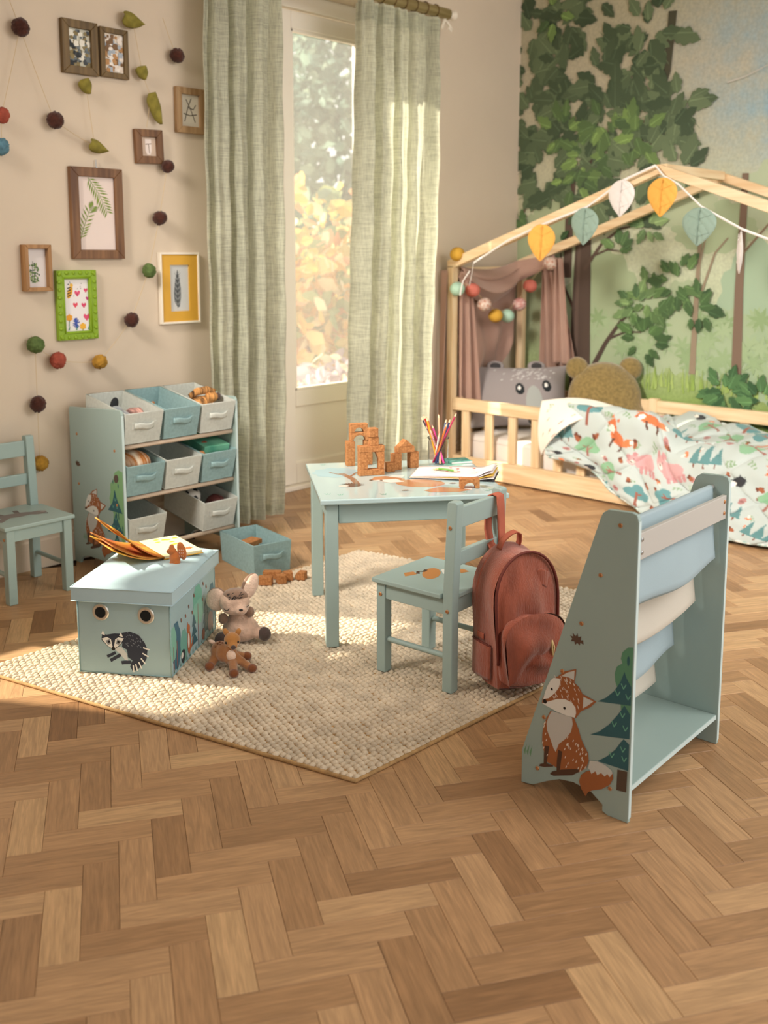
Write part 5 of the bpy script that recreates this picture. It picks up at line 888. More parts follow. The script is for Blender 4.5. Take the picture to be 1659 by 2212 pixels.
# ------------------------------------------------------------ picture frames on the wall
FY = YW - 0.001
def frame(name, label, x0, x1, z0, z1, fw, m_, depth=0.018, mat_=None, bg='#E9DFDA', draw=None, bevel=0.002, tilt=0.0, top_extra=None, inner=None, ornate=False):
    cx, cz = (x0 + x1) / 2, (z0 + z1) / 2; w, h = x1 - x0, z1 - z0
    t = thing('wall_picture', label, 'picture', (cx, FY, cz)); t.rotation_euler = (0, R(tilt), 0)
    for nm_, P_ in (('frame_bar', [(-w / 2, -h / 2), (-w / 2, h / 2), (-w / 2 + fw, h / 2 - fw), (-w / 2 + fw, -h / 2 + fw)]), ('frame_bar', [(w / 2, h / 2), (w / 2, -h / 2), (w / 2 - fw, -h / 2 + fw), (w / 2 - fw, h / 2 - fw)]), ('frame_bar', [(-w / 2, h / 2), (w / 2, h / 2), (w / 2 - fw, h / 2 - fw), (-w / 2 + fw, h / 2 - fw)]), ('frame_bar', [(w / 2, -h / 2), (-w / 2, -h / 2), (-w / 2 + fw, -h / 2 + fw), (w / 2 - fw, -h / 2 + fw)])):
        b = MB(); b.prism(P_[::-1], lambda p, q, d: (p, -d, q), 0.0, depth); o = b.build(nm_, m_, t, bevel=bevel)
        if ornate:
            b = MB(); (ax, az), (bx, bz) = P_[0], P_[1]; ix, iz = (-ax * 0.09), (-az * 0.06); n_ = 9 if abs(bz - az) > abs(bx - ax) else 6
            for k in range(n_): f = (k + 0.5) / n_; b.ell((ax + (bx - ax) * f - (fw * 0.3 if abs(bx - ax) < 1e-6 else 0) * math.copysign(1, ax), -depth - 0.001, az + (bz - az) * f - (fw * 0.3 if abs(bz - az) < 1e-6 else 0) * math.copysign(1, az)), (0.007 + 0.003 * (k % 2), 0.004, 0.008), 8, 6)
            b.build('carving', m_, o, smooth=True)
    if ornate:
        b = MB(); s = fw * 0.8
        for (a0, a1) in (((-w / 2 + s, -h / 2 + s), (-w / 2 + s, h / 2 - s)), ((w / 2 - s, -h / 2 + s), (w / 2 - s, h / 2 - s)), ((-w / 2 + s, -h / 2 + s), (w / 2 - s, -h / 2 + s)), ((-w / 2 + s, h / 2 - s), (w / 2 - s, h / 2 - s))): b.tube([(a0[0], -depth, a0[1]), (a1[0], -depth, a1[1])], 0.003, 8)
        b.build('inner_bead', m_, t, smooth=True)
    iw, ih = w - 2 * fw, h - 2 * fw
    b = MB(); b.box((0, -depth * 0.35, 0), (iw + 0.004, 0.003, ih + 0.004)); pc = b.build('picture', mat(name + '_bg' + str(int(cx * 1000)), bg, 0.7), t)
    if mat_:
        mw = mat_[1]; b = MB()
        for (c, d) in (((-iw / 2 + mw / 2, 0), (mw, ih)), ((iw / 2 - mw / 2, 0), (mw, ih)), ((0, ih / 2 - mw / 2), (iw - 2 * mw, mw)), ((0, -ih / 2 + mw / 2), (iw - 2 * mw, mw))): b.box((c[0], -depth * 0.55, c[1]), (d[0], depth * 0.4, d[1]))
        b.build('mount', mat_[0], t)
    if draw: A = Art(lambda x, z, hh: (x, -depth * 0.35 - 0.0015 - hh, z)); draw(A, iw, ih); A.build('drawing', pc)
    return t
def frond(A, pts, n, l0, col, side=(1, -1), w=0.010, back=0.5):
    A.line(pts, 0.003, col, 0.001)
    for k in range(n):
        f = (k + 0.5) / n * (len(pts) - 1); i = min(int(f), len(pts) - 2); t = f - i; x = pts[i][0] * (1 - t) + pts[i + 1][0] * t; y = pts[i][1] * (1 - t) + pts[i + 1][1] * t
        a = math.atan2(pts[i + 1][1] - pts[i][1], pts[i + 1][0] - pts[i][0]); L0 = l0 * (0.55 + 0.45 * math.sin(math.pi * (0.15 + 0.8 * (k + 0.5) / n)))
        for s in side: aa = a + s * (0.75 + back * 0.2); ux, uy = math.cos(aa), math.sin(aa); A.p([(x, y), (x + ux * L0 * 0.5 - uy * w * .5, y + uy * L0 * 0.5 + ux * w * .5), (x + ux * L0, y + uy * L0), (x + ux * L0 * 0.5 + uy * w * .5, y + uy * L0 * 0.5 - ux * w * .5)], shade(col, '#A8B26A', rnd.random() * 0.5))
def d_palm(A, w, h):
    frond(A, [(-0.035, h / 2 - 0.003), (0.015, 0.08), (0.052, 0.005)], 12, 0.048, '#6F8A2E', w=0.0075); frond(A, [(-w / 2 + 0.006, -0.105), (-w / 2 + 0.02, -0.06), (-w / 2 + 0.05, 0.01), (-w / 2 + 0.07, 0.03)], 12, 0.040, '#6F8A2E', w=0.0065)
def d_sprig(A, w, h):
    for k in range(44): x, z = rnd.gauss(-0.012, 0.012), rnd.uniform(-h / 2 + 0.02, h / 2 - 0.06); A.p(circ(x + max(0, (0.02 - abs(z)) * 0.4), z, 0.0055, 8, 0.003, rnd.uniform(0, 3)), shade('#234A3A', '#8FA860', rnd.random()))
    A.line([(-0.02, -h / 2 + 0.02), (-0.015, h / 2 - 0.05)], 0.0015, '#3A5540')
def heart(x, y, s): return [(x + s * p, y + s * q) for p, q in ((0, -1), (-0.9, 0.1), (-0.85, 0.7), (-0.4, 0.85), (0, 0.45), (0.4, 0.85), (0.85, 0.7), (0.9, 0.1))]
def d_kids(A, w, h):
    A.p(circ(-0.028, 0.052, 0.011, 16, 0.026, -0.35), '#E2A62E')
    for k in range(4): A.line([(-0.040, 0.036 + k * 0.011), (-0.022, 0.042 + k * 0.011)], 0.0045, '#2A241E')
    A.p(circ(-0.02, 0.082, 0.008), '#E9B84A'); A.line([(-0.024, 0.088), (-0.028, 0.098)], 0.002, '#2A241E'); A.p(circ(-0.034, 0.086, 0.003), '#2A241E')
    for (x, y, s, c) in ((0.006, 0.048, 0.014, '#E0527A'), (0.045, 0.06, 0.010, '#E0527A'), (0.052, 0.026, 0.009, '#C23A86'), (-0.005, 0.0, 0.012, '#E24C62'), (0.034, -0.002, 0.012, '#D8456E'), (0.045, -0.052, 0.016, '#E0527A')): A.p(heart(x, y, s), c)
    for (x, y, c) in ((-0.035, -0.052, '#EFA52E'), (0.026, -0.090, '#EFB43A')):
        A.p(blobby(x, y, 0.012, 24, 6, 0.3), c); A.line([(x, y - 0.01), (x - 0.003, y - 0.035)], 0.003, '#2F8A6C')
    for k in range(26): a = rnd.uniform(0, 6.28); A.line([(-0.004, -0.075), (-0.004 + 0.02 * math.cos(a) * rnd.uniform(.6, 1), -0.075 + 0.022 * math.sin(a))], 0.003, '#3E57B0')
    for x in (-0.04, -0.005, 0.05): A.line([(x, -h / 2 + 0.004), (x + 0.006, -h / 2 + 0.022)], 0.005, '#2F8A6C', 0.001)
    for k in range(7): x, y = rnd.uniform(-0.02, 0.05), rnd.uniform(0.02, 0.09); A.line([(x, y), (x + 0.004, y + 0.004)], 0.0015, '#2A241E')
def d_feather(A, w, h):
    A.p([(-0.012, -0.085), (-0.028, -0.06), (-0.030, -0.02), (-0.022, 0.03), (-0.008, 0.085), (0.002, 0.04), (0.008, 0.0), (0.008, -0.04), (0.0, -0.085)], '#6E7274')
    for k in range(13):
        z = -0.075 + k * 0.0115
        for s in (-1, 1): A.line([(-0.010, z), (-0.010 + s * 0.017, z + 0.018)], 0.0028, '#3E4345' if k % 2 else '#A3A7A8', 0.0008)
    A.line([(-0.011, -0.09), (-0.009, 0.08)], 0.002, '#2E3234')
def d_photo(seed, cols):
    def fn(A, w, h):
        rg3 = random.Random(seed)
        for k in range(90): A.p(blobby(rg3.uniform(-w / 2, w / 2) * 0.86, rg3.uniform(-h / 2, h / 2) * 0.9, rg3.uniform(0.003, 0.011), 9, 5, 0.5), rg3.choice(cols))
    return fn
def d_arch(A, w, h): A.p([(-w * .22, -h * .2), (-w * .12, -h * .42), (w * .12, -h * .42), (w * .2, -h * .2), (w * .2, h * .4), (-w * .22, h * .4)], '#EFE2DC'); A.line([(-w * .1, h * .15), (0, h * .13), (w * .05, -h * .36)], 0.003, '#6B5444'); A.line([(-w * .2, h * .12), (w * .2, h * .16)], 0.003, '#6B5444')
def d_branch(A, w, h):
    for P_ in ([(-.3, -.35), (-.1, .1), (.1, .4)], [(-.1, .1), (.2, .05), (.35, .2)], [(-.35, -.1), (0, -.15), (.4, -.1)], [(-.2, .35), (.05, .05), (.3, -.35)]): A.line([(p * w, q * h) for p, q in P_], 0.004, '#4A4038')
frame('picture_frame', 'dark olive wooden frame with black and white picture, top of the wall', 2.223, 2.386, 2.017, 2.228, 0.032, 'olivewood', 0.022, bg='#C9C6B4', draw=d_photo(1, ['#3E444A', '#6B7478', '#23272A', '#E9E6DA', '#8A7A50']))
frame('picture_frame', 'brown wooden frame touching the dark olive frame, top of the wall', 2.398, 2.532, 2.022, 2.222, 0.022, 'olivewood', 0.020, bg='#E9DCCB', draw=d_photo(5, ['#B98A58', '#EFE4DA', '#A9B4C0', '#7A5A3A', '#F4ECE4']))
frame('picture_frame', 'tan wooden frame half hidden behind the left curtain', 2.768, 2.925, 1.828, 2.026, 0.030, 'tanframe', 0.022, bg='#DAD3C4', draw=d_branch)
frame('picture_frame', 'small worn brown frame hanging below the long felt leaf', 2.552, 2.692, 1.682, 1.826, 0.032, 'walnut', 0.022, bg='#CFB9A6', draw=d_arch, tilt=-2)
t = frame('picture_frame', 'large walnut frame with two green palm fronds on pink paper', 2.232, 2.478, 1.272, 1.648, 0.038, 'walnut', 0.022, bg='#E6D6CF', draw=d_palm)
b = MB(); b.tube([(0.005, -0.012, 0.185), (0.005, -0.010, 0.222)], 0.002, 6); b.box((0.005, -0.012, 0.186), (0.006, 0.006, 0.012)); b.build('hanging_hook', 'steel', t)
frame('picture_frame', 'small deep oak box frame with leafy sprig print', 2.008, 2.124, 1.144, 1.330, 0.016, 'oakframe', 0.040, bg='#DFD8D6', draw=d_sprig)
frame('picture_frame', 'lime green ornate frame with childs drawing of bee, hearts and flowers', 2.150, 2.334, 0.938, 1.226, 0.036, 'green_lacquer', 0.022, bg='#EFE9EA', draw=d_kids, ornate=True)
frame('picture_frame', 'white edged frame with yellow mount and grey feather picture', 2.655, 2.870, 0.980, 1.300, 0.010, 'cream', 0.022, mat_=('yellow_frame', 0.046), bg='#C9CBCA', draw=d_feather)
# ------------------------------------------------------------ pompom garlands
mat('pom_dark', '#4A2418', 0.95, var=0.25, vscale=60, bump=0.6, bscale=300, sheen=0.2); mat('pom_olive', '#8A8038', 0.95, var=0.2, vscale=40, bump=0.5, bscale=300); mat('pom_green', '#5F7440', 0.95, var=0.25, vscale=60, bump=0.6, bscale=300); mat('pom_red', '#A5503F', 0.95, var=0.2, vscale=60, bump=0.6, bscale=300); mat('pom_ochre', '#B98A34', 0.95, var=0.2, vscale=60, bump=0.6, bscale=300)
mat('pom_blue', '#5F8798', 0.95, var=0.2, vscale=60, bump=0.6, bscale=300)
def garland(label, strands, poms, leaves):
    o0 = Vector((poms[0][0], YW - 0.039, poms[0][1])); t = thing('pompom_garland', label, 'garland', o0)
    for x, z, r, m_ in poms:
        b = MB(); b.ell((0, 0, 0), (r, r * 0.92, r * 0.93), 30, 18, jit=0.11); b.build('pompom', m_, t, smooth=True, loc=(x - o0.x, 0, z - o0.z), rot=(rnd.uniform(0, 3), rnd.uniform(0, 3), 0))
    for x, z, w, l, a in leaves:
        b = MB()
        def fn(u, v): q = 2 * u - 1; wd = w / 2 * math.sin(math.pi * min(1, 0.06 + 0.94 * v) ** 0.7) ** 0.7; px_, pz_ = rot2(q * wd, (0.5 - v) * l, R(a)); return (px_, -0.010 * (1 - q * q) + 0.012 * q * q * math.sin(3 * v) - 0.004 * math.sin(9 * v + 3 * q), pz_)
        b.grid(fn, 12, 14); b.build('felt_leaf', 'pom_olive', t, smooth=True, solid=0.004, loc=(x - o0.x, 0.0, z - o0.z))
    for P_ in strands:
        pts = []
        for i in range(len(P_) - 1):
            for k in range(6):
                f = k / 6; sag = -0.006 * math.sin(math.pi * f); pts.append((P_[i][0] * (1 - f) + P_[i + 1][0] * f - o0.x, 0.006, P_[i][1] * (1 - f) + P_[i + 1][1] * f - o0.z + sag))
        pts.append((P_[-1][0] - o0.x, 0.006, P_[-1][1] - o0.z)); b = MB(); b.tube(pts, 0.0011, 5); b.build('string', 'string', t)
garland('long pompom garland curving from the worn brown frame down to the chair', [[(2.70, 1.673), (2.65, 1.449), (2.586, 1.22), (2.488, 1.01), (2.324, 0.84), (2.131, 0.861), (2.036, 0.93), (2.022, 0.968)], [(2.022, 0.968), (2.036, 0.93), (2.034, 0.689), (2.031, 0.445)]],
 [(2.70, 1.673, 0.029, 'pom_dark'), (2.65, 1.449, 0.032, 'pom_dark'), (2.586, 1.22, 0.031, 'pom_green'), (2.488, 1.01, 0.032, 'pom_dark'), (2.324, 0.84, 0.032, 'pom_ochre'), (2.131, 0.861, 0.034, 'pom_red'), (2.036, 0.93, 0.035, 'pom_green'), (2.034, 0.689, 0.033, 'pom_dark'), (2.031, 0.445, 0.033, 'pom_ochre')], [])
garland('dark pompom garland with olive felt leaves at the upper left wall', [[(1.93, 2.45), (2.038, 2.157), (2.167, 1.821), (2.345, 1.735), (2.315, 1.969)], [(2.038, 2.157), (1.944, 1.818), (1.938, 1.705)]], [(1.930, 1.700, 0.035, 'pom_blue'), (2.038, 2.157, 0.035, 'pom_dark'), (2.167, 1.821, 0.034, 'pom_dark'), (1.944, 1.818, 0.03, 'pom_red')], [(2.358, 1.731, 0.052, 0.085, 70), (2.315, 1.969, 0.06, 0.06, 20)])
garland('olive felt leaf garland with dark pompom beside the left curtain', [[(2.55, 2.262), (2.589, 2.056), (2.625, 1.97), (2.60, 1.83)], [(2.766, 2.152), (2.70, 2.30)]], [(2.766, 2.152, 0.032, 'pom_dark')], [(2.547, 2.263, 0.065, 0.10, 80), (2.589, 2.056, 0.06, 0.055, 10), (2.649, 1.915, 0.062, 0.135, 18)])
# ------------------------------------------------------------ cork building blocks
def block(label, poly, thick, loc, rz, rot=None):
    t = MB(); t.prism(poly[::-1], lambda p, q, h: (p, h, q), -thick / 2, thick / 2); return t.build('cork_block', 'cork', None, bevel=0.0016, loc=loc, rot=rot or (0, 0, R(rz)), label=label, cat='toy block', group='cork building blocks')
rect = lambda w, h: [(-w / 2, 0), (w / 2, 0), (w / 2, h), (-w / 2, h)]
def arch(w, h, r, rh): return [(-w / 2, 0), (-r, 0)] + [(-r * math.cos(math.pi * k / 10), rh * math.sin(math.pi * k / 10)) for k in range(1, 10)] + [(r, 0), (w / 2, 0), (w / 2, h), (-w / 2, h)]
CB = TA + 7
def tb(label, poly, x, y, z, rz=0, th=0.031): return block(label, poly, th, tw(x, y, z), CB + rz)
tb('tall cork pillar at the far left of the castle', rect(0.031, 0.092), -0.151, 0.232, 0); tb('tall cork pillar hidden behind the castle front', rect(0.031, 0.092), -0.083, 0.244, 0)
tb('lower cork arch bridging the two tall pillars', arch(0.070, 0.032, 0.024, 0.022), -0.117, 0.238, 0.0925); tb('topmost cork arch of the castle', arch(0.066, 0.032, 0.018, 0.018), -0.119, 0.238, 0.125)
tb('long flat cork brick at the base of the castle front', rect(0.093, 0.022), -0.098, 0.058, 0); tb('cork pillar on the left of the castle front', rect(0.031, 0.062), -0.128, 0.055, 0.0225); tb('cork pillar on the right of the castle front', [(-0.006, 0), (0.014, 0), (0.014, 0.062), (-0.018, 0.062), (-0.006, 0.034)], -0.066, 0.062, 0.0225)
tb('flat cork lintel over the castle doorway', rect(0.093, 0.022), -0.098, 0.057, 0.085); tb('cork cube standing on the castle lintel', rect(0.031, 0.031), -0.088, 0.060, 0.1075); tb('cork cube at the very top of the castle front', rect(0.033, 0.031), -0.092, 0.056, 0.139, 5)
tb('low cork block between the two castle halves', rect(0.031, 0.034), -0.022, 0.105, 0); tb('cork pillar left of the small gable gate', rect(0.031, 0.060), 0.006, 0.135, 0, 15); tb('cork pillar right of the small gable gate', rect(0.034, 0.060), 0.074, 0.165, 0, 10); tb('flat cork beam over the small gable gate', rect(0.068, 0.022), 0.040, 0.150, 0.0605, 10); tb('triangular cork gable on the small gate', [(-0.030, 0), (0.030, 0), (0.0, 0.026)], 0.040, 0.150, 0.083, 10)
tb('single cork bridge block at the front of the table', arch(0.066, 0.034, 0.019, 0.020), 0.200, -0.195, 0, -12)
fb = lambda lab, w, d, h, x, y, rz: block(lab, rect(w, h), d, (x, y, 0.0), rz)
for lab, w, d, h, x, y, rz, z in (('long cork brick on the rug edge beside the floor bin', 0.072, 0.03, 0.03, 2.565, 3.002, -50, 0.012), ('cork brick in front of the long brick on the rug', 0.055, 0.032, 0.032, 2.492, 2.957, -55, 0.014), ('cork cube lying on the rug by the floor bin', 0.034, 0.034, 0.034, 2.545, 2.925, -20, 0.014), ('cork cube touching the other cube on the rug', 0.034, 0.034, 0.034, 2.590, 2.935, -35, 0.014), ('cork wedge on the rug beside the table leg', 0.040, 0.034, 0.032, 2.632, 2.905, -65, 0.014)): block(lab, rect(w, h) if 'wedge' not in lab else [(-w / 2, 0), (w / 2, 0), (w / 2, h), (-w / 4, h), (-w / 2, h * 0.5)], d, (x, y, z), rz)
# ------------------------------------------------------------ table things: jar, pencils, colouring pad
J = thing('glass_jar', 'clear glass jar of pencils on the play table', 'jar', tw(0.178, 0.205, 0.0))
b = MB(); b.lathe([(0.0385, 0.104), (0.0385, 0.098), (0.036, 0.094), (0.0385, 0.088), (0.038, 0.006), (0.034, 0.001), (0.002, 0.001)], 28); b.f.pop(-2); b.m.pop(-2); b.c.pop(-2); b.build('body', 'jar_glass', J, smooth='auto')
b = MB(); a_ = [(0.039 * math.cos(k * math.pi / 16), 0.039 * math.sin(k * math.pi / 16), 0.101) for k in range(33)]; b.tube(a_, 0.0024, 6); b.build('rim', 'jar_glass', J, smooth=True)
PCOL = [('red', '#B8322A'), ('crimson', '#A92E52'), ('pink', '#E0408F'), ('yellow', '#E3A82C'), ('navy', '#27325C'), ('dark purple', '#3A1E38'), ('orange', '#D97636'), ('peach', '#E0A585'), ('pale pink', '#E3A9A9'), ('black', '#1D1B20'), ('rust', '#B0563A'), ('white', '#E8DFD6'), ('blue', '#3F5A82'), ('plum', '#6B3C58')]
jx, jy, jz = tw(0.178, 0.205, 0.006)
for k, (cn, cc) in enumerate(PCOL):
    mat('pencil_' + cn, cc, 0.4); a = k * 2.4; r0 = 0.020 + 0.006 * (k % 3 - 1); lean = a + 2.6; L_ = [0.200, 0.212, 0.155, 0.188, 0.178, 0.196, 0.170, 0.192, 0.150, 0.165, 0.184, 0.135, 0.172, 0.160][k]
    p0 = Vector((r0 * math.cos(a), r0 * math.sin(a), 0)); ra = 0.026; p1 = Vector((ra * math.cos(lean), ra * math.sin(lean), 0.096)); d = (p1 - p0).normalized()
    if cn == 'yellow': d = (Vector((-0.026, 0.012, 0.098)) - p0).normalized()
    t = thing('pencil', cn + ' pencil standing in the glass jar', 'pencil', (jx + p0.x, jy + p0.y, jz)); t.rotation_euler = d.to_track_quat('Z', 'Y').to_euler(); t['group'] = 'pencils in the jar'
    b = MB(); b.lathe([(0.0036, 0), (0.0036, L_ - 0.016)], 6); b.build('shaft', 'pencil_' + cn, t); b = MB(); b.lathe([(0.0036, L_ - 0.016), (0.0013, L_ - 0.004)], 8); tip = b.build('sharpened_tip', 'pine', t); b = MB(); b.lathe([(0.0013, L_ - 0.004), (0.0002, L_)], 6); b.build('lead', 'pencil_' + cn, tip)
PD = thing('colouring_pad', 'white colouring pad with faint drawings and curling pages on the table', 'book', tw(0.195, 0.005, 0), TA - 21)
mat('pad_paper', '#E6DAD8', 0.7); mat('pad_dark', '#3A3A3C', 0.7); mat('pad_yellow', '#D9B24A', 0.7)
for k in range(5):
    lift = 0.004 + 0.0032 * k; m_ = ['pad_dark', 'pad_paper', 'pad_yellow', 'pad_paper', 'pad_paper'][k]; b = MB(); w_ = 0.150 - 0.002 * k
    b.grid(lambda u, v, k=k, w_=w_, lift=lift: (-w_ + 2 * w_ * u, -0.085 + 0.17 * v, lift * (0.25 + 0.75 * math.sin(math.pi * (0.06 + 0.6 * u)) ** 0.5) + 0.009 * smooth1(u, 0.72, 1.0) * k / 4 * (1.2 - v) + (0.004 * k) * smooth1(u, 0.8, 1) - 0.0015), 30, 6); b.build('page', m_, PD, smooth=True, solid=0.0016)
A = Art(lambda x, y, h: (x, y, 0.0172 + h)); A.p(LEAFB(-0.06, 0.01, 0.02), '#C9C27A')
for k in range(6): A.p(circ(rnd.uniform(-0.03, 0.08), rnd.uniform(-0.05, 0.06), 0.006, 8), '#D9604A' if k % 2 else '#D98A7A')
for k in range(14): x, y = rnd.uniform(-0.1, 0.1), rnd.uniform(-0.06, 0.06); A.line([(x, y), (x + 0.015, y + 0.008), (x + 0.02, y - 0.01)], 0.0012, '#A39A98')
A.build('faint_drawing', PD)
GP = thing('green_pencil', 'short green pencil lying across the colouring pad', 'pencil', tw(0.165, -0.008, 0.0235), TA + 62); mat('pencil_green', '#5F9A2E', 0.4); GP.rotation_euler = (R(90), 0, R(TA + 45)); b = MB(); b.lathe([(0.004, -0.035), (0.004, 0.03)], 6); b.build('shaft', 'pencil_green', GP); b = MB(); b.lathe([(0.004, 0.03), (0.0008, 0.042)], 8); b.build('sharpened_tip', 'pine', GP)
TN = thing('teal_notebook', 'teal patterned notebook at the back corner of the table', 'book', tw(0.262, 0.235, 0), TA + 8); mat('nb_teal', '#7DB7A8', 0.6, col2='#4E8F86', vscale=50); b = MB(); b.box((0, 0, 0.004), (0.085, 0.075, 0.008)); b.build('cover', 'nb_teal', TN, bevel=0.001); b = MB(); b.box((0.001, -0.001, 0.004), (0.083, 0.0745, 0.0055)); b.build('pages', 'paper', TN)
# ------------------------------------------------------------ open picture book on the storage box
BK = thing('picture_book', 'open yellow and red board book lying on the storage stool lid', 'book', (1.846, 2.690, 0.3175), -12)
mat('book_page', '#D9CFA6', 0.7); mat('book_cover', '#C0602C', 0.6, col2='#E0B436', vscale=14); mat('book_inside', '#B8862E', 0.6, col2='#A8342A', vscale=10)
b = MB(); b.box((0.066, 0.108, 0.0035), (0.132, 0.216, 0.009)); rp2 = b.build('page_block', 'book_page', BK, bevel=0.001); b = MB(); b.box((0.066, 0.108, -0.002), (0.136, 0.22, 0.002)); b.build('cover_board', 'book_cover', BK)
A = Art(lambda x, y, h: (x, y, 0.008 + h))
for k in range(9): A.p(blobby(0.03 + 0.09 * rnd.random(), 0.09 + 0.11 * rnd.random(), 0.008, 12, 5, 0.4, 0.005), '#D9B430')
A.build('flower_print', rp2); A = Art(lambda x, y, h: (x, y, 0.008 + h)); A.p(LEAFB(0.10, 0.045, 0.018), '#D9643A'); A.build('leaf_print', rp2); A = Art(lambda x, y, h: (x, y, 0.008 + h)); A.p(LEAFB(0.04, 0.05, 0.014), '#C98A7A'); A.build('page_print', rp2)
for dz, dx, m_ in ((0.110, -0.150, 'book_cover'), (0.062, -0.168, 'book_inside'), (0.050, -0.170, 'book_cover')):
    b = MB(); b.grid(lambda u, v, dz=dz, dx=dx: (dx * u, 0.216 * v, 0.004 + dz * (u ** 1.15) - 0.012 * math.sin(math.pi * u)), 12, 4); b.build('board_leaf', m_, BK, smooth=True, solid=0.003)
# ------------------------------------------------------------ soft toys
def toy_blob(name, m_, parent, ells, vox=0.004, sm=4):
    b = MB()
    for e in ells: b.ell(e[0], e[1], 16, 12, rot=e[2] if len(e) > 2 else None)
    return b.build(name, m_, parent, smooth=True, remesh=vox, smooth_it=sm)
def limb(p0, p1, r0, r1, n=6): return [((p0[0] + (p1[0] - p0[0]) * k / n, p0[1] + (p1[1] - p0[1]) * k / n, p0[2] + (p1[2] - p0[2]) * k / n), ((r0 + (r1 - r0) * k / n),) * 3) for k in range(n + 1)]
EL = thing('mouse_plush', 'pink beige sleeping plush with big round ears on the rug', 'plush toy', (2.045, 2.56, 0.012), -47)
bd = toy_blob('body', 'fur_pink', EL, [((0, 0.01, 0.045), (0.062, 0.045, 0.045)), ((0.0, 0.015, 0.085), (0.042, 0.036, 0.045)), ((-0.005, 0.015, 0.115), (0.034, 0.03, 0.03))] + limb((0.03, 0, 0.04), (0.075, -0.005, 0.035), 0.022, 0.020) + limb((-0.03, -0.01, 0.03), (-0.05, -0.03, 0.025), 0.022, 0.020))
hd = toy_blob('head', 'fur_pink', EL, [((-0.016, -0.008, 0.145), (0.052, 0.042, 0.040)), ((0.008, -0.038, 0.128), (0.024, 0.022, 0.018)), ((-0.012, -0.022, 0.128), (0.046, 0.03, 0.024))])
cap = toy_blob('forehead', 'fur_brown', EL, [((-0.012, -0.006, 0.164), (0.044, 0.039, 0.026), (-14, 0, 0))])
for q in range(18):
    a, l = rnd.uniform(-0.75, 0.75), rnd.uniform(0.15, 0.85); x, z = -0.012 + 0.042 * math.sin(a), 0.160 + 0.026 * l; yv = -0.006 - 0.0395 * math.sqrt(max(0.02, 1 - ((x + 0.012) / 0.045) ** 2 - ((z - 0.164) / 0.028) ** 2))
    b = MB(); b.tube([(x - 0.004, yv, z - 0.002), (x, yv - 0.001, z), (x + 0.004, yv, z + 0.003)], 0.0011, 5); b.build('stitch', 'black', cap)
for (x, y, z, rx, rz_e, m1) in ((-0.076, 0.0, 0.150, 0.036, 0.040, 'fur_pink'),):
    b = MB(); b.ell((x, y, z), (rx, 0.014, rz_e), 18, 12); er = b.build('ear', 'fur_brown', EL, smooth=True); b = MB(); b.ell((x - 0.001, y - 0.007, z), (rx * 0.95, 0.012, rz_e * 0.95), 18, 12, jit=0.03); b.build('inner_ear', 'fur_pale', er, smooth=True)
b = MB(); b.ell((0.034, 0.004, 0.195), (0.026, 0.014, 0.046), 18, 12, rot=(0, 24, 0)); er = b.build('ear', 'fur_brown', EL, smooth=True); b = MB(); b.ell((0.038, -0.004, 0.194), (0.021, 0.012, 0.047), 18, 12, rot=(0, 22, 0), jit=0.03); b.build('inner_ear', 'fur_pale', er, smooth=True)
for (x, y, z, r, m_, n_) in ((-0.052, -0.02, 0.090, 0.017, 'fur_brown', 'paw'), (0.033, -0.012, 0.110, 0.017, 'fur_brown', 'paw'), (0.082, -0.014, 0.035, 0.022, 'fur_dark', 'foot'), (-0.055, -0.045, 0.026, 0.024, 'fur_dark', 'foot')): b = MB(); b.ell((x, y, z), (r, r * 0.8, r * 1.1), 14, 10); b.build(n_, m_, EL, smooth=True)
for (cx_, cz_, yy) in ((-0.036, 0.132, -0.050), (0.026, 0.140, -0.040)): b = MB(); b.tube([(cx_ - 0.009, yy, cz_ + 0.003), (cx_ - 0.003, yy - 0.0035, cz_ - 0.002), (cx_ + 0.004, yy - 0.003, cz_ - 0.002), (cx_ + 0.009, yy - 0.001, cz_ + 0.004)], 0.0014, 5); b.build('closed_eye', 'black', hd)
b = MB(); b.ell((0.012, -0.058, 0.133), (0.007, 0.004, 0.004), 10, 8); b.build('nose', 'black', hd, smooth=True)
DE = thing('deer_plush', 'small brown plush deer sprawled on the rug in front of the sleeping plush', 'plush toy', (1.895, 2.425, 0.012), -47)
toy_blob('body', 'deer', DE, [((-0.035, 0.02, 0.045), (0.030, 0.034, 0.030)), ((-0.018, 0.0, 0.047), (0.028, 0.03, 0.030)), ((0.0, -0.012, 0.045), (0.025, 0.025, 0.032)), ((0.004, -0.012, 0.070), (0.018, 0.018, 0.02))] + limb((0.008, -0.015, 0.035), (0.022, -0.075, 0.014), 0.016, 0.0125) + limb((0.012, -0.010, 0.040), (0.066, -0.040, 0.014), 0.015, 0.0125) + limb((-0.045, 0.01, 0.035), (-0.058, -0.02, 0.014), 0.016, 0.013) + limb((-0.02, 0.04, 0.03), (0.035, 0.05, 0.014), 0.015, 0.0125), 0.0035)
for p in ((0.023, -0.082, 0.013), (0.074, -0.045, 0.014), (-0.060, -0.030, 0.014), (0.045, 0.052, 0.014)): b = MB(); b.ell(p, (0.0155, 0.0155, 0.0135), 14, 9); b.build('hoof', 'deer_dark', DE, smooth=True)
hd = toy_blob('head', 'deer_head', DE, [((0.010, -0.018, 0.095), (0.026, 0.024, 0.025)), ((0.016, -0.038, 0.083), (0.014, 0.014, 0.012))], 0.0035)
b = MB(); b.ell((0.018, -0.050, 0.083), (0.0085, 0.006, 0.007), 12, 8); b.build('nose', 'fur_dark', hd, smooth=True)
for s, x in ((-1, -0.010), (1, 0.028)): b = MB(); b.ell((x, -0.012, 0.118), (0.009, 0.005, 0.013), 12, 8, rot=(0, s * 25, 0)); b.build('ear', 'deer_head', hd, smooth=True)
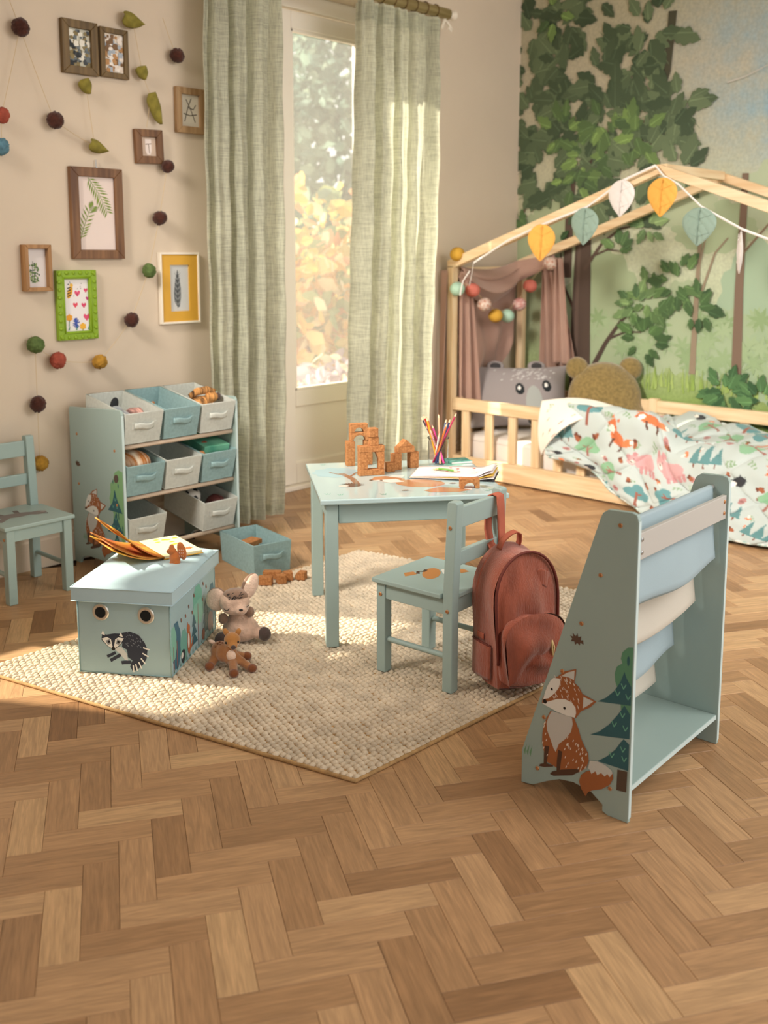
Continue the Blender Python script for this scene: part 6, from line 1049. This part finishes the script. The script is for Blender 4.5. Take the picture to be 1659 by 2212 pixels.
for (x, y, z) in ((-0.006, -0.036, 0.092), (0.030, -0.032, 0.094)): b = MB(); b.ell((x, y, z), (0.004, 0.003, 0.004), 10, 7); b.build('eye', 'black', hd, smooth=True)
b = MB(); b.ell((0.008, -0.034, 0.050), (0.015, 0.008, 0.018), 12, 8); b.build('chest_patch', 'fur_pale', DE, smooth=True); b = MB(); b.ell((-0.062, 0.03, 0.070), (0.012, 0.006, 0.006), 10, 7, rot=(0, 20, 0)); b.build('tail', 'fur_pale', DE, smooth=True)
for (x, y, z) in ((-0.030, -0.004, 0.074), (-0.040, 0.005, 0.074), (-0.024, 0.004, 0.077), (-0.034, 0.014, 0.076), (-0.046, -0.002, 0.066)): b = MB(); b.ell((x, y, z), (0.0035, 0.0035, 0.0022), 8, 6); b.build('spot', 'deer_dark', DE, smooth=True)
SQ = thing('squirrel_toy', 'orange brown felt squirrel standing on the storage stool lid', 'plush toy', (1.850, 2.640, 0.3015), -47)
toy_blob('body', 'squirrel', SQ, [((0.0, 0, 0.028), (0.018, 0.013, 0.024)), ((-0.008, 0, 0.050), (0.015, 0.012, 0.013)), ((-0.017, -0.002, 0.050), (0.010, 0.009, 0.008)), ((-0.010, 0.0, 0.064), (0.008, 0.007, 0.010), (0, 30, 0))] + limb((-0.008, 0, 0.02), (-0.014, -0.004, 0.006), 0.007, 0.006) + limb((0.006, 0, 0.015), (0.004, -0.005, 0.007), 0.012, 0.010), 0.0025)
b = MB(); b.ell((0.022, 0.004, 0.050), (0.014, 0.011, 0.030), 14, 12, rot=(0, -14, 0)); tl_ = b.build('tail', 'squirrel', SQ, smooth=True)
for k in range(9): b = MB(); b.ell((0.016 + 0.006 * (k % 3), -0.0075 + 0.001 * (k % 2), 0.036 + 0.010 * (k // 3)), (0.0014, 0.001, 0.0014), 6, 5); b.build('stitch', 'fur_pale', tl_)
b = MB(); b.ell((-0.020, -0.0085, 0.053), (0.0016, 0.0014, 0.0016), 8, 6); b.build('eye', 'black', SQ)
# ------------------------------------------------------------ toys in the bins
mat('plush_grey', '#8D959A', 0.95, bump=0.5, bscale=200, sheen=0.5); mat('plush_black', '#26282B', 0.95, bump=0.5, bscale=200); mat('stripe_pink', '#D9A79A', 0.9, col2='#3A2A30', vscale=9, stretch=(14, 2, 2)); mat('stripe_tan', '#D69A5A', 0.9, col2='#2E1C12', vscale=10, stretch=(13, 2, 2)); mat('stripe_orange', '#E9D9C0', 0.9, col2='#B06A28', vscale=7, stretch=(11, 1, 1)); mat('game_green', '#4F9A80', 0.6, col2='#7DBF9E', vscale=12); mat('ball_brown', '#5A2F2C', 0.5, var=0.1); mat('ball_white', '#DCD2C4', 0.5)
def bt(name, label, cat, k, x, y, z, rz=0): return thing(name, label, cat, in_bin(k, x, y, z), rz)
t = bt('badger_plush', 'grey plush with a black ear in the top tier bin nearest the fox panel', 'plush toy', (0, 0), -0.01, 0.10, 0.070, 10); toy_blob('body', 'plush_grey', t, [((0.0, 0.05, 0.0), (0.045, 0.06, 0.035)), ((-0.02, 0.045, 0.03), (0.03, 0.03, 0.025))], 0.005); b = MB(); b.ell((-0.015, 0.06, 0.058), (0.020, 0.010, 0.030), 14, 10, rot=(0, 20, 0)); b.build('ear', 'plush_black', t, smooth=True)
b = MB(); b.tube([(0.045, -0.04, 0.01), (0.05, -0.01, 0.025), (0.045, 0.03, 0.02), (0.03, 0.06, 0.0)], [0.014, 0.02, 0.02, 0.012], 12); b.build('striped_tail', 'stripe_pink', t, smooth=True)
for q, (x, y, z, ang, c, lab) in enumerate(((-0.03, 0.16, 0.075, 60, 'cork', 'small wooden stick at the back of the teal top bin'), (0.035, 0.05, 0.078, 20, 'squirrel', 'small orange toy stick at the front of the teal top bin'))):
    t = bt('wooden_stick', lab, 'toy', (0, 1), x, y, z, ang); b = MB(); b.tube([(-0.035, 0, 0), (0.035, 0, 0.022)], 0.007, 10); b.build('shaft', c, t, smooth='auto'); b = MB(); b.ell((0.036, 0, 0.0225), (0.008, 0.008, 0.008), 10, 8); b.build('knob', c, t, smooth=True)
t = bt('wooden_tray', 'pale wooden tray piece in the teal top bin', 'toy', (0, 1), 0.0, 0.06, 0.058, 10); b = MB(); b.box((0, 0, 0), (0.09, 0.05, 0.012)); b.build('plate', 'pine_x', t, bevel=0.002); b = MB(); b.box((0, 0.022, 0.008), (0.088, 0.006, 0.01)); b.build('edge', 'pine_x', t, bevel=0.001)
t = bt('tiger_plush', 'tan and black striped animal plush in the beige top bin by the curtain', 'plush toy', (0, 2), 0.0, 0.10, 0.060, -5); toy_blob('body', 'stripe_tan', t, [((0.0, 0.02, 0.03), (0.055, 0.05, 0.036)), ((0.035, -0.01, 0.062), (0.03, 0.028, 0.024))], 0.005)
b = MB(); b.tube([(-0.05, 0.03, 0.065), (-0.02, 0.02, 0.085), (0.02, 0.0, 0.092), (0.05, -0.015, 0.082)], [0.012, 0.017, 0.017, 0.012], 12); b.build('mane', 'stripe_tan', t, smooth=True); b = MB(); b.ell((0.062, -0.02, 0.062), (0.012, 0.014, 0.018), 12, 8); b.build('muzzle', 'fur_dark', t, smooth=True)
t = bt('striped_cushion', 'round orange and cream striped cushion in the middle tier teal bin', 'cushion', (1, 0), 0.0, 0.12, 0.090, 0); b = MB(); b.ell((0, 0, 0.01), (0.078, 0.10, 0.05), 24, 14); b.build('pad', 'stripe_orange', t, smooth=True); b = MB(); b.ell((0, 0, 0.06), (0.012, 0.012, 0.004), 12, 6); b.build('button', 'stripe_orange', t, smooth=True)
t = bt('game_box', 'green patterned game box sticking out of the middle tier bin', 'box', (1, 2), 0.02, 0.14, 0.118, -3); t.rotation_euler = (R(12), 0, R(-3)); b = MB(); b.box((0, 0, 0), (0.125, 0.19, 0.044)); b.build('base', 'game_green', t, bevel=0.001); b = MB(); b.box((0, 0, 0.012), (0.128, 0.193, 0.026)); ld_ = b.build('lid', 'game_green', t, bevel=0.001); A = Art(lambda x, y, h: (x, y, 0.0252 + h)); A.line([(-0.04, 0.05), (-0.01, 0.02), (0.02, 0.0)], 0.014, '#2A2A38'); A.p(LEAFB(-0.03, -0.04, 0.015), '#B5503A'); A.p(LEAFB(0.03, 0.05, 0.012), '#D9A08A'); A.build('lid_print', ld_)
t = bt('toy_ball', 'small tan ball beside the green game box', 'ball', (1, 2), -0.062, 0.05, 0.105, 0); b = MB(); b.ell((0, 0, 0), (0.020, 0.020, 0.020), 16, 10); b.build('shell', 'cork', t, smooth=True); b = MB(); b.tube([(0.0205 * math.cos(a), 0.0205 * math.sin(a), 0) for a in [i * math.pi / 10 for i in range(21)]], 0.0008, 5); b.build('seam', 'fur_dark', t)
t = bt('football', 'white football with black patches in the bottom tier bin', 'ball', (2, 2), -0.037, 0.165, 0.092, 20)
b = MB(); b.ell((0, 0, 0), (0.044, 0.044, 0.044), 24, 16); sh_ = b.build('shell', 'ball_white', t, smooth=True)
phi_ = (1 + 5 ** 0.5) / 2; dirs = [Vector(d).normalized() for d in ((0, 1, phi_), (0, -1, phi_), (0, 1, -phi_), (0, -1, -phi_), (1, phi_, 0), (-1, phi_, 0), (1, -phi_, 0), (-1, -phi_, 0), (phi_, 0, 1), (-phi_, 0, 1), (phi_, 0, -1), (-phi_, 0, -1))]
for d in dirs:
    a1 = d.orthogonal().normalized(); a2 = d.cross(a1); b = MB(); ps = [(d + (a1 * math.cos(q * 1.2566) + a2 * math.sin(q * 1.2566)) * 0.37).normalized() * 0.0448 for q in range(5)]; b.add([tuple(d * 0.0452)] + [tuple(p) for p in ps], [(0, 1 + q, 1 + (q + 1) % 5) for q in range(5)]); b.build('black_patch', 'black', sh_)
t = bt('leather_ball', 'dark brown leather ball beside the football in the bottom tier bin', 'ball', (2, 2), 0.038, 0.085, 0.075, 0); b = MB(); b.ell((0, 0, 0), (0.042, 0.050, 0.042), 20, 14); b.build('shell', 'ball_brown', t, smooth=True); b = MB(); b.tube([(0.0, 0.0505 * math.cos(a), 0.0425 * math.sin(a)) for a in [i * math.pi / 10 for i in range(21)]], 0.001, 5); b.build('seam', 'dark_in', t)
t = bt('toy_car', 'tiny red toy car in the bottom tier bin nearest the fox panel', 'toy', (2, 0), -0.055, 0.06, 0.075, 0); mat('toy_red', '#B8402E', 0.4); b = MB(); b.box((0, 0, 0.01), (0.04, 0.022, 0.012)); b.box((-0.003, 0, 0.02), (0.02, 0.02, 0.01)); b.build('body', 'toy_red', t, bevel=0.003)
for x in (-0.012, 0.012):
    for y in (-0.011, 0.011): b = MB(); b.lathe([(0.006, -0.003), (0.006, 0.003)], 12, M=Matrix.Translation((x, y, 0.004)) @ Matrix.Rotation(R(90), 4, 'X')); b.build('wheel', 'black', t)
t = bt('cork_slab', 'thin cork slab lying inside the floor bin', 'toy block', 'floor', 0.0, 0.20, 0.085, 10); t.name = 'cork_slab'; b = MB(); b.box((0, 0, 0), (0.10, 0.06, 0.02)); b.build('slab', 'cork', t, bevel=0.002); b = MB(); b.box((0, 0.01, -0.042), (0.09, 0.05, 0.06)); b.build('stacked_slab', 'cork', t, bevel=0.002)
# ------------------------------------------------------------ corduroy backpack on the chair
BP = thing('backpack', 'rust corduroy backpack hanging by its strap from the mint chair', 'backpack', (2.395, 1.706, 0.045), -20)
def arch_r(t_, W, H):   # outline point of a rounded-top bag, t_ in 0..1 from lower left, up over the top to lower right
    a = H * 0.62; s = t_ * 4
    if s >= 3: return (W * 0.94 * (1 - 2 * (s - 3)), -0.012 * math.sin(math.pi * (s - 3)))
    if s < 1: return (-W * (0.94 + 0.06 * s), 0.0 + a * s)
    if s < 2: th = math.pi * (2 - s); return (W * math.cos(th), a + (H - a) * math.sin(th) ** 0.85)
    return (W * (1 - 0.06 * (s - 2)), a * (3 - s))
def bag(W, H, y0, y1, bulge, nz, seed, nu=84, nv=14, sag=0.0):
    out = MB(); rg5 = random.Random(seed)
    def side(u, v): x, z = arch_r(u, W, H); f = math.sin(math.pi * v); k = 1 + 0.02 * f; return (x * k + nz * math.sin(12.566 * u + 7 * v + seed), y0 + (y1 - y0) * v - sag * (1 - z / H) * v, z * (1 + 0.01 * f) + nz * math.sin(18.85 * u + 5 * v))
    out.grid(side, nu, 8)
    def face(yy, bl, sg):
        def fn(u, v):
            x, z = arch_r(u, W, H); cx_, cz_ = 0.0, H * 0.42; r = v; px_ = cx_ + (x - cx_) * r; pz_ = cz_ + (z - cz_) * r
            d = bl * (1 - r ** 2.2) + nz * 2.2 * math.sin(12.566 * u + 6 * r + seed) * (r * (1 - r) * 3) + nz * math.sin(60 * px_ + 25 * pz_ + seed) * (1 - r); return (px_, yy + sg * d - (sag * (1 - pz_ / H) if sg < 0 else 0), pz_)
        return fn
    f0 = face(y1, bulge, -1); f1 = face(y0, 0.006, 1); out.grid(f0, nu, nv); out.grid(f1, nu, nv)
    return out
bag(0.108, 0.390, 0.055, -0.055, 0.026, 0.0042, 1, sag=0.02).build('main_body', 'backpack', BP, smooth=True)
FP = bag(0.104, 0.195, -0.050, -0.092, 0.024, 0.0055, 2, sag=0.015).build('front_pocket', 'backpack', BP, smooth=True, loc=(0.006, -0.012, 0.022))
b = MB(); b.tube([(lambda q: (q[0] * 1.01, -0.064 - 0.02 * (1 - q[1] / 0.395), q[1] * 1.005))(arch_r(0.75 * (0.10 + 0.8 * k / 40), 0.108, 0.390)) for k in range(41)], 0.0042, 8); b.build('zip_seam', 'zip', BP, smooth=True)
b = MB(); b.tube([(lambda q: (q[0] * 1.0, 0.030, q[1] * 1.004))(arch_r(0.75 * (0.06 + 0.88 * k / 40), 0.109, 0.390)) for k in range(41)], 0.003, 8); b.build('edge_piping', 'backpack_strap', BP, smooth=True)
b = MB(); b.tube([(lambda q: (q[0] * 1.0, -0.058 - 0.012 * (1 - q[1] / 0.185), q[1]))(arch_r(0.75 * (0.06 + 0.88 * k / 30), 0.1045, 0.195)) for k in range(31)], 0.0032, 8); b.build('pocket_zip', 'zip', FP, smooth=True)
b = MB(); b.tube([(0.045, -0.112, 0.115), (0.05, -0.118, 0.095), (0.046, -0.119, 0.072), (0.053, -0.120, 0.058)], 0.0028, 6); b.tube([(0.045, -0.112, 0.115), (0.042, -0.119, 0.09), (0.044, -0.121, 0.064)], 0.0024, 6); b.build('pull_cord', 'cord', FP, smooth=True)
b = MB(); b.grid(lambda u, v: (-0.106 - 0.012 * math.sin(math.pi * u) - 0.003, 0.048 - 0.095 * u, 0.012 + 0.105 * v + 0.006 * math.sin(3 * u)), 12, 10); sp_ = b.build('side_pocket', 'backpack', BP, smooth=True, solid=0.005); b = MB(); b.tube([(-0.109 - 0.012 * math.sin(math.pi * k / 10), 0.048 - 0.0095 * k, 0.117 + 0.006 * math.sin(0.3 * k)) for k in range(11)], 0.0035, 6); b.build('pocket_hem', 'zip', sp_, smooth=True)
b = MB(); b.box((-0.111, 0.005, 0.138), (0.003, 0.034, 0.018)); b.build('side_tab', 'backpack_strap', BP, bevel=0.001)
def strap(name, pts, w, th, nrm):
    b = MB(); n_ = len(pts) - 1
    def fn(u, v): f = u * n_; i = min(int(f), n_ - 1); t = f - i; p = Vector(pts[i]) * (1 - t) + Vector(pts[i + 1]) * t; return tuple(p + Vector(nrm) * w * (v - 0.5))
    b.grid(fn, n_ * 4, 4); return b.build(name, 'backpack_strap', BP, smooth=True, solid=th)
bpy.context.view_layer.update(); iv = BP.matrix_world.inverted()
loc_ = lambda x, y, z: tuple(iv @ Vector((x, y, z)))
strap('shoulder_strap', [loc_(*q) for q in ((2.398, 1.752, 0.42), (2.408, 1.765, 0.48), (2.418, 1.775, 0.54), (2.424, 1.783, 0.573), (2.424, 1.800, 0.578), (2.422, 1.815, 0.570), (2.420, 1.822, 0.53), (2.412, 1.818, 0.47), (2.400, 1.800, 0.43), (2.395, 1.775, 0.405))], 0.032, 0.005, (0.94, 0.34, 0))
strap('carry_handle', [(-0.042, 0.020, 0.385), (-0.036, 0.012, 0.412), (-0.018, 0.0, 0.434), (0.0, -0.004, 0.440), (0.016, 0.0, 0.430), (0.024, 0.012, 0.404), (0.026, 0.022, 0.385)], 0.026, 0.004, (0.1, 1, 0))
strap('hanging_strap', [(0.07, 0.06, 0.36), (0.085, 0.072, 0.28), (0.09, 0.078, 0.18), (0.085, 0.072, 0.09), (0.07, 0.06, 0.03)], 0.028, 0.005, (1, 0.1, 0))
b = MB(); b.grid(lambda u, v: (0.035 + 0.045 * u, -0.062 - 0.006 * math.sin(math.pi * u), 0.33 - 0.05 * v + 0.006 * math.sin(5 * u)), 10, 8); b.build('fold_flap', 'backpack', BP, smooth=True, solid=0.004)
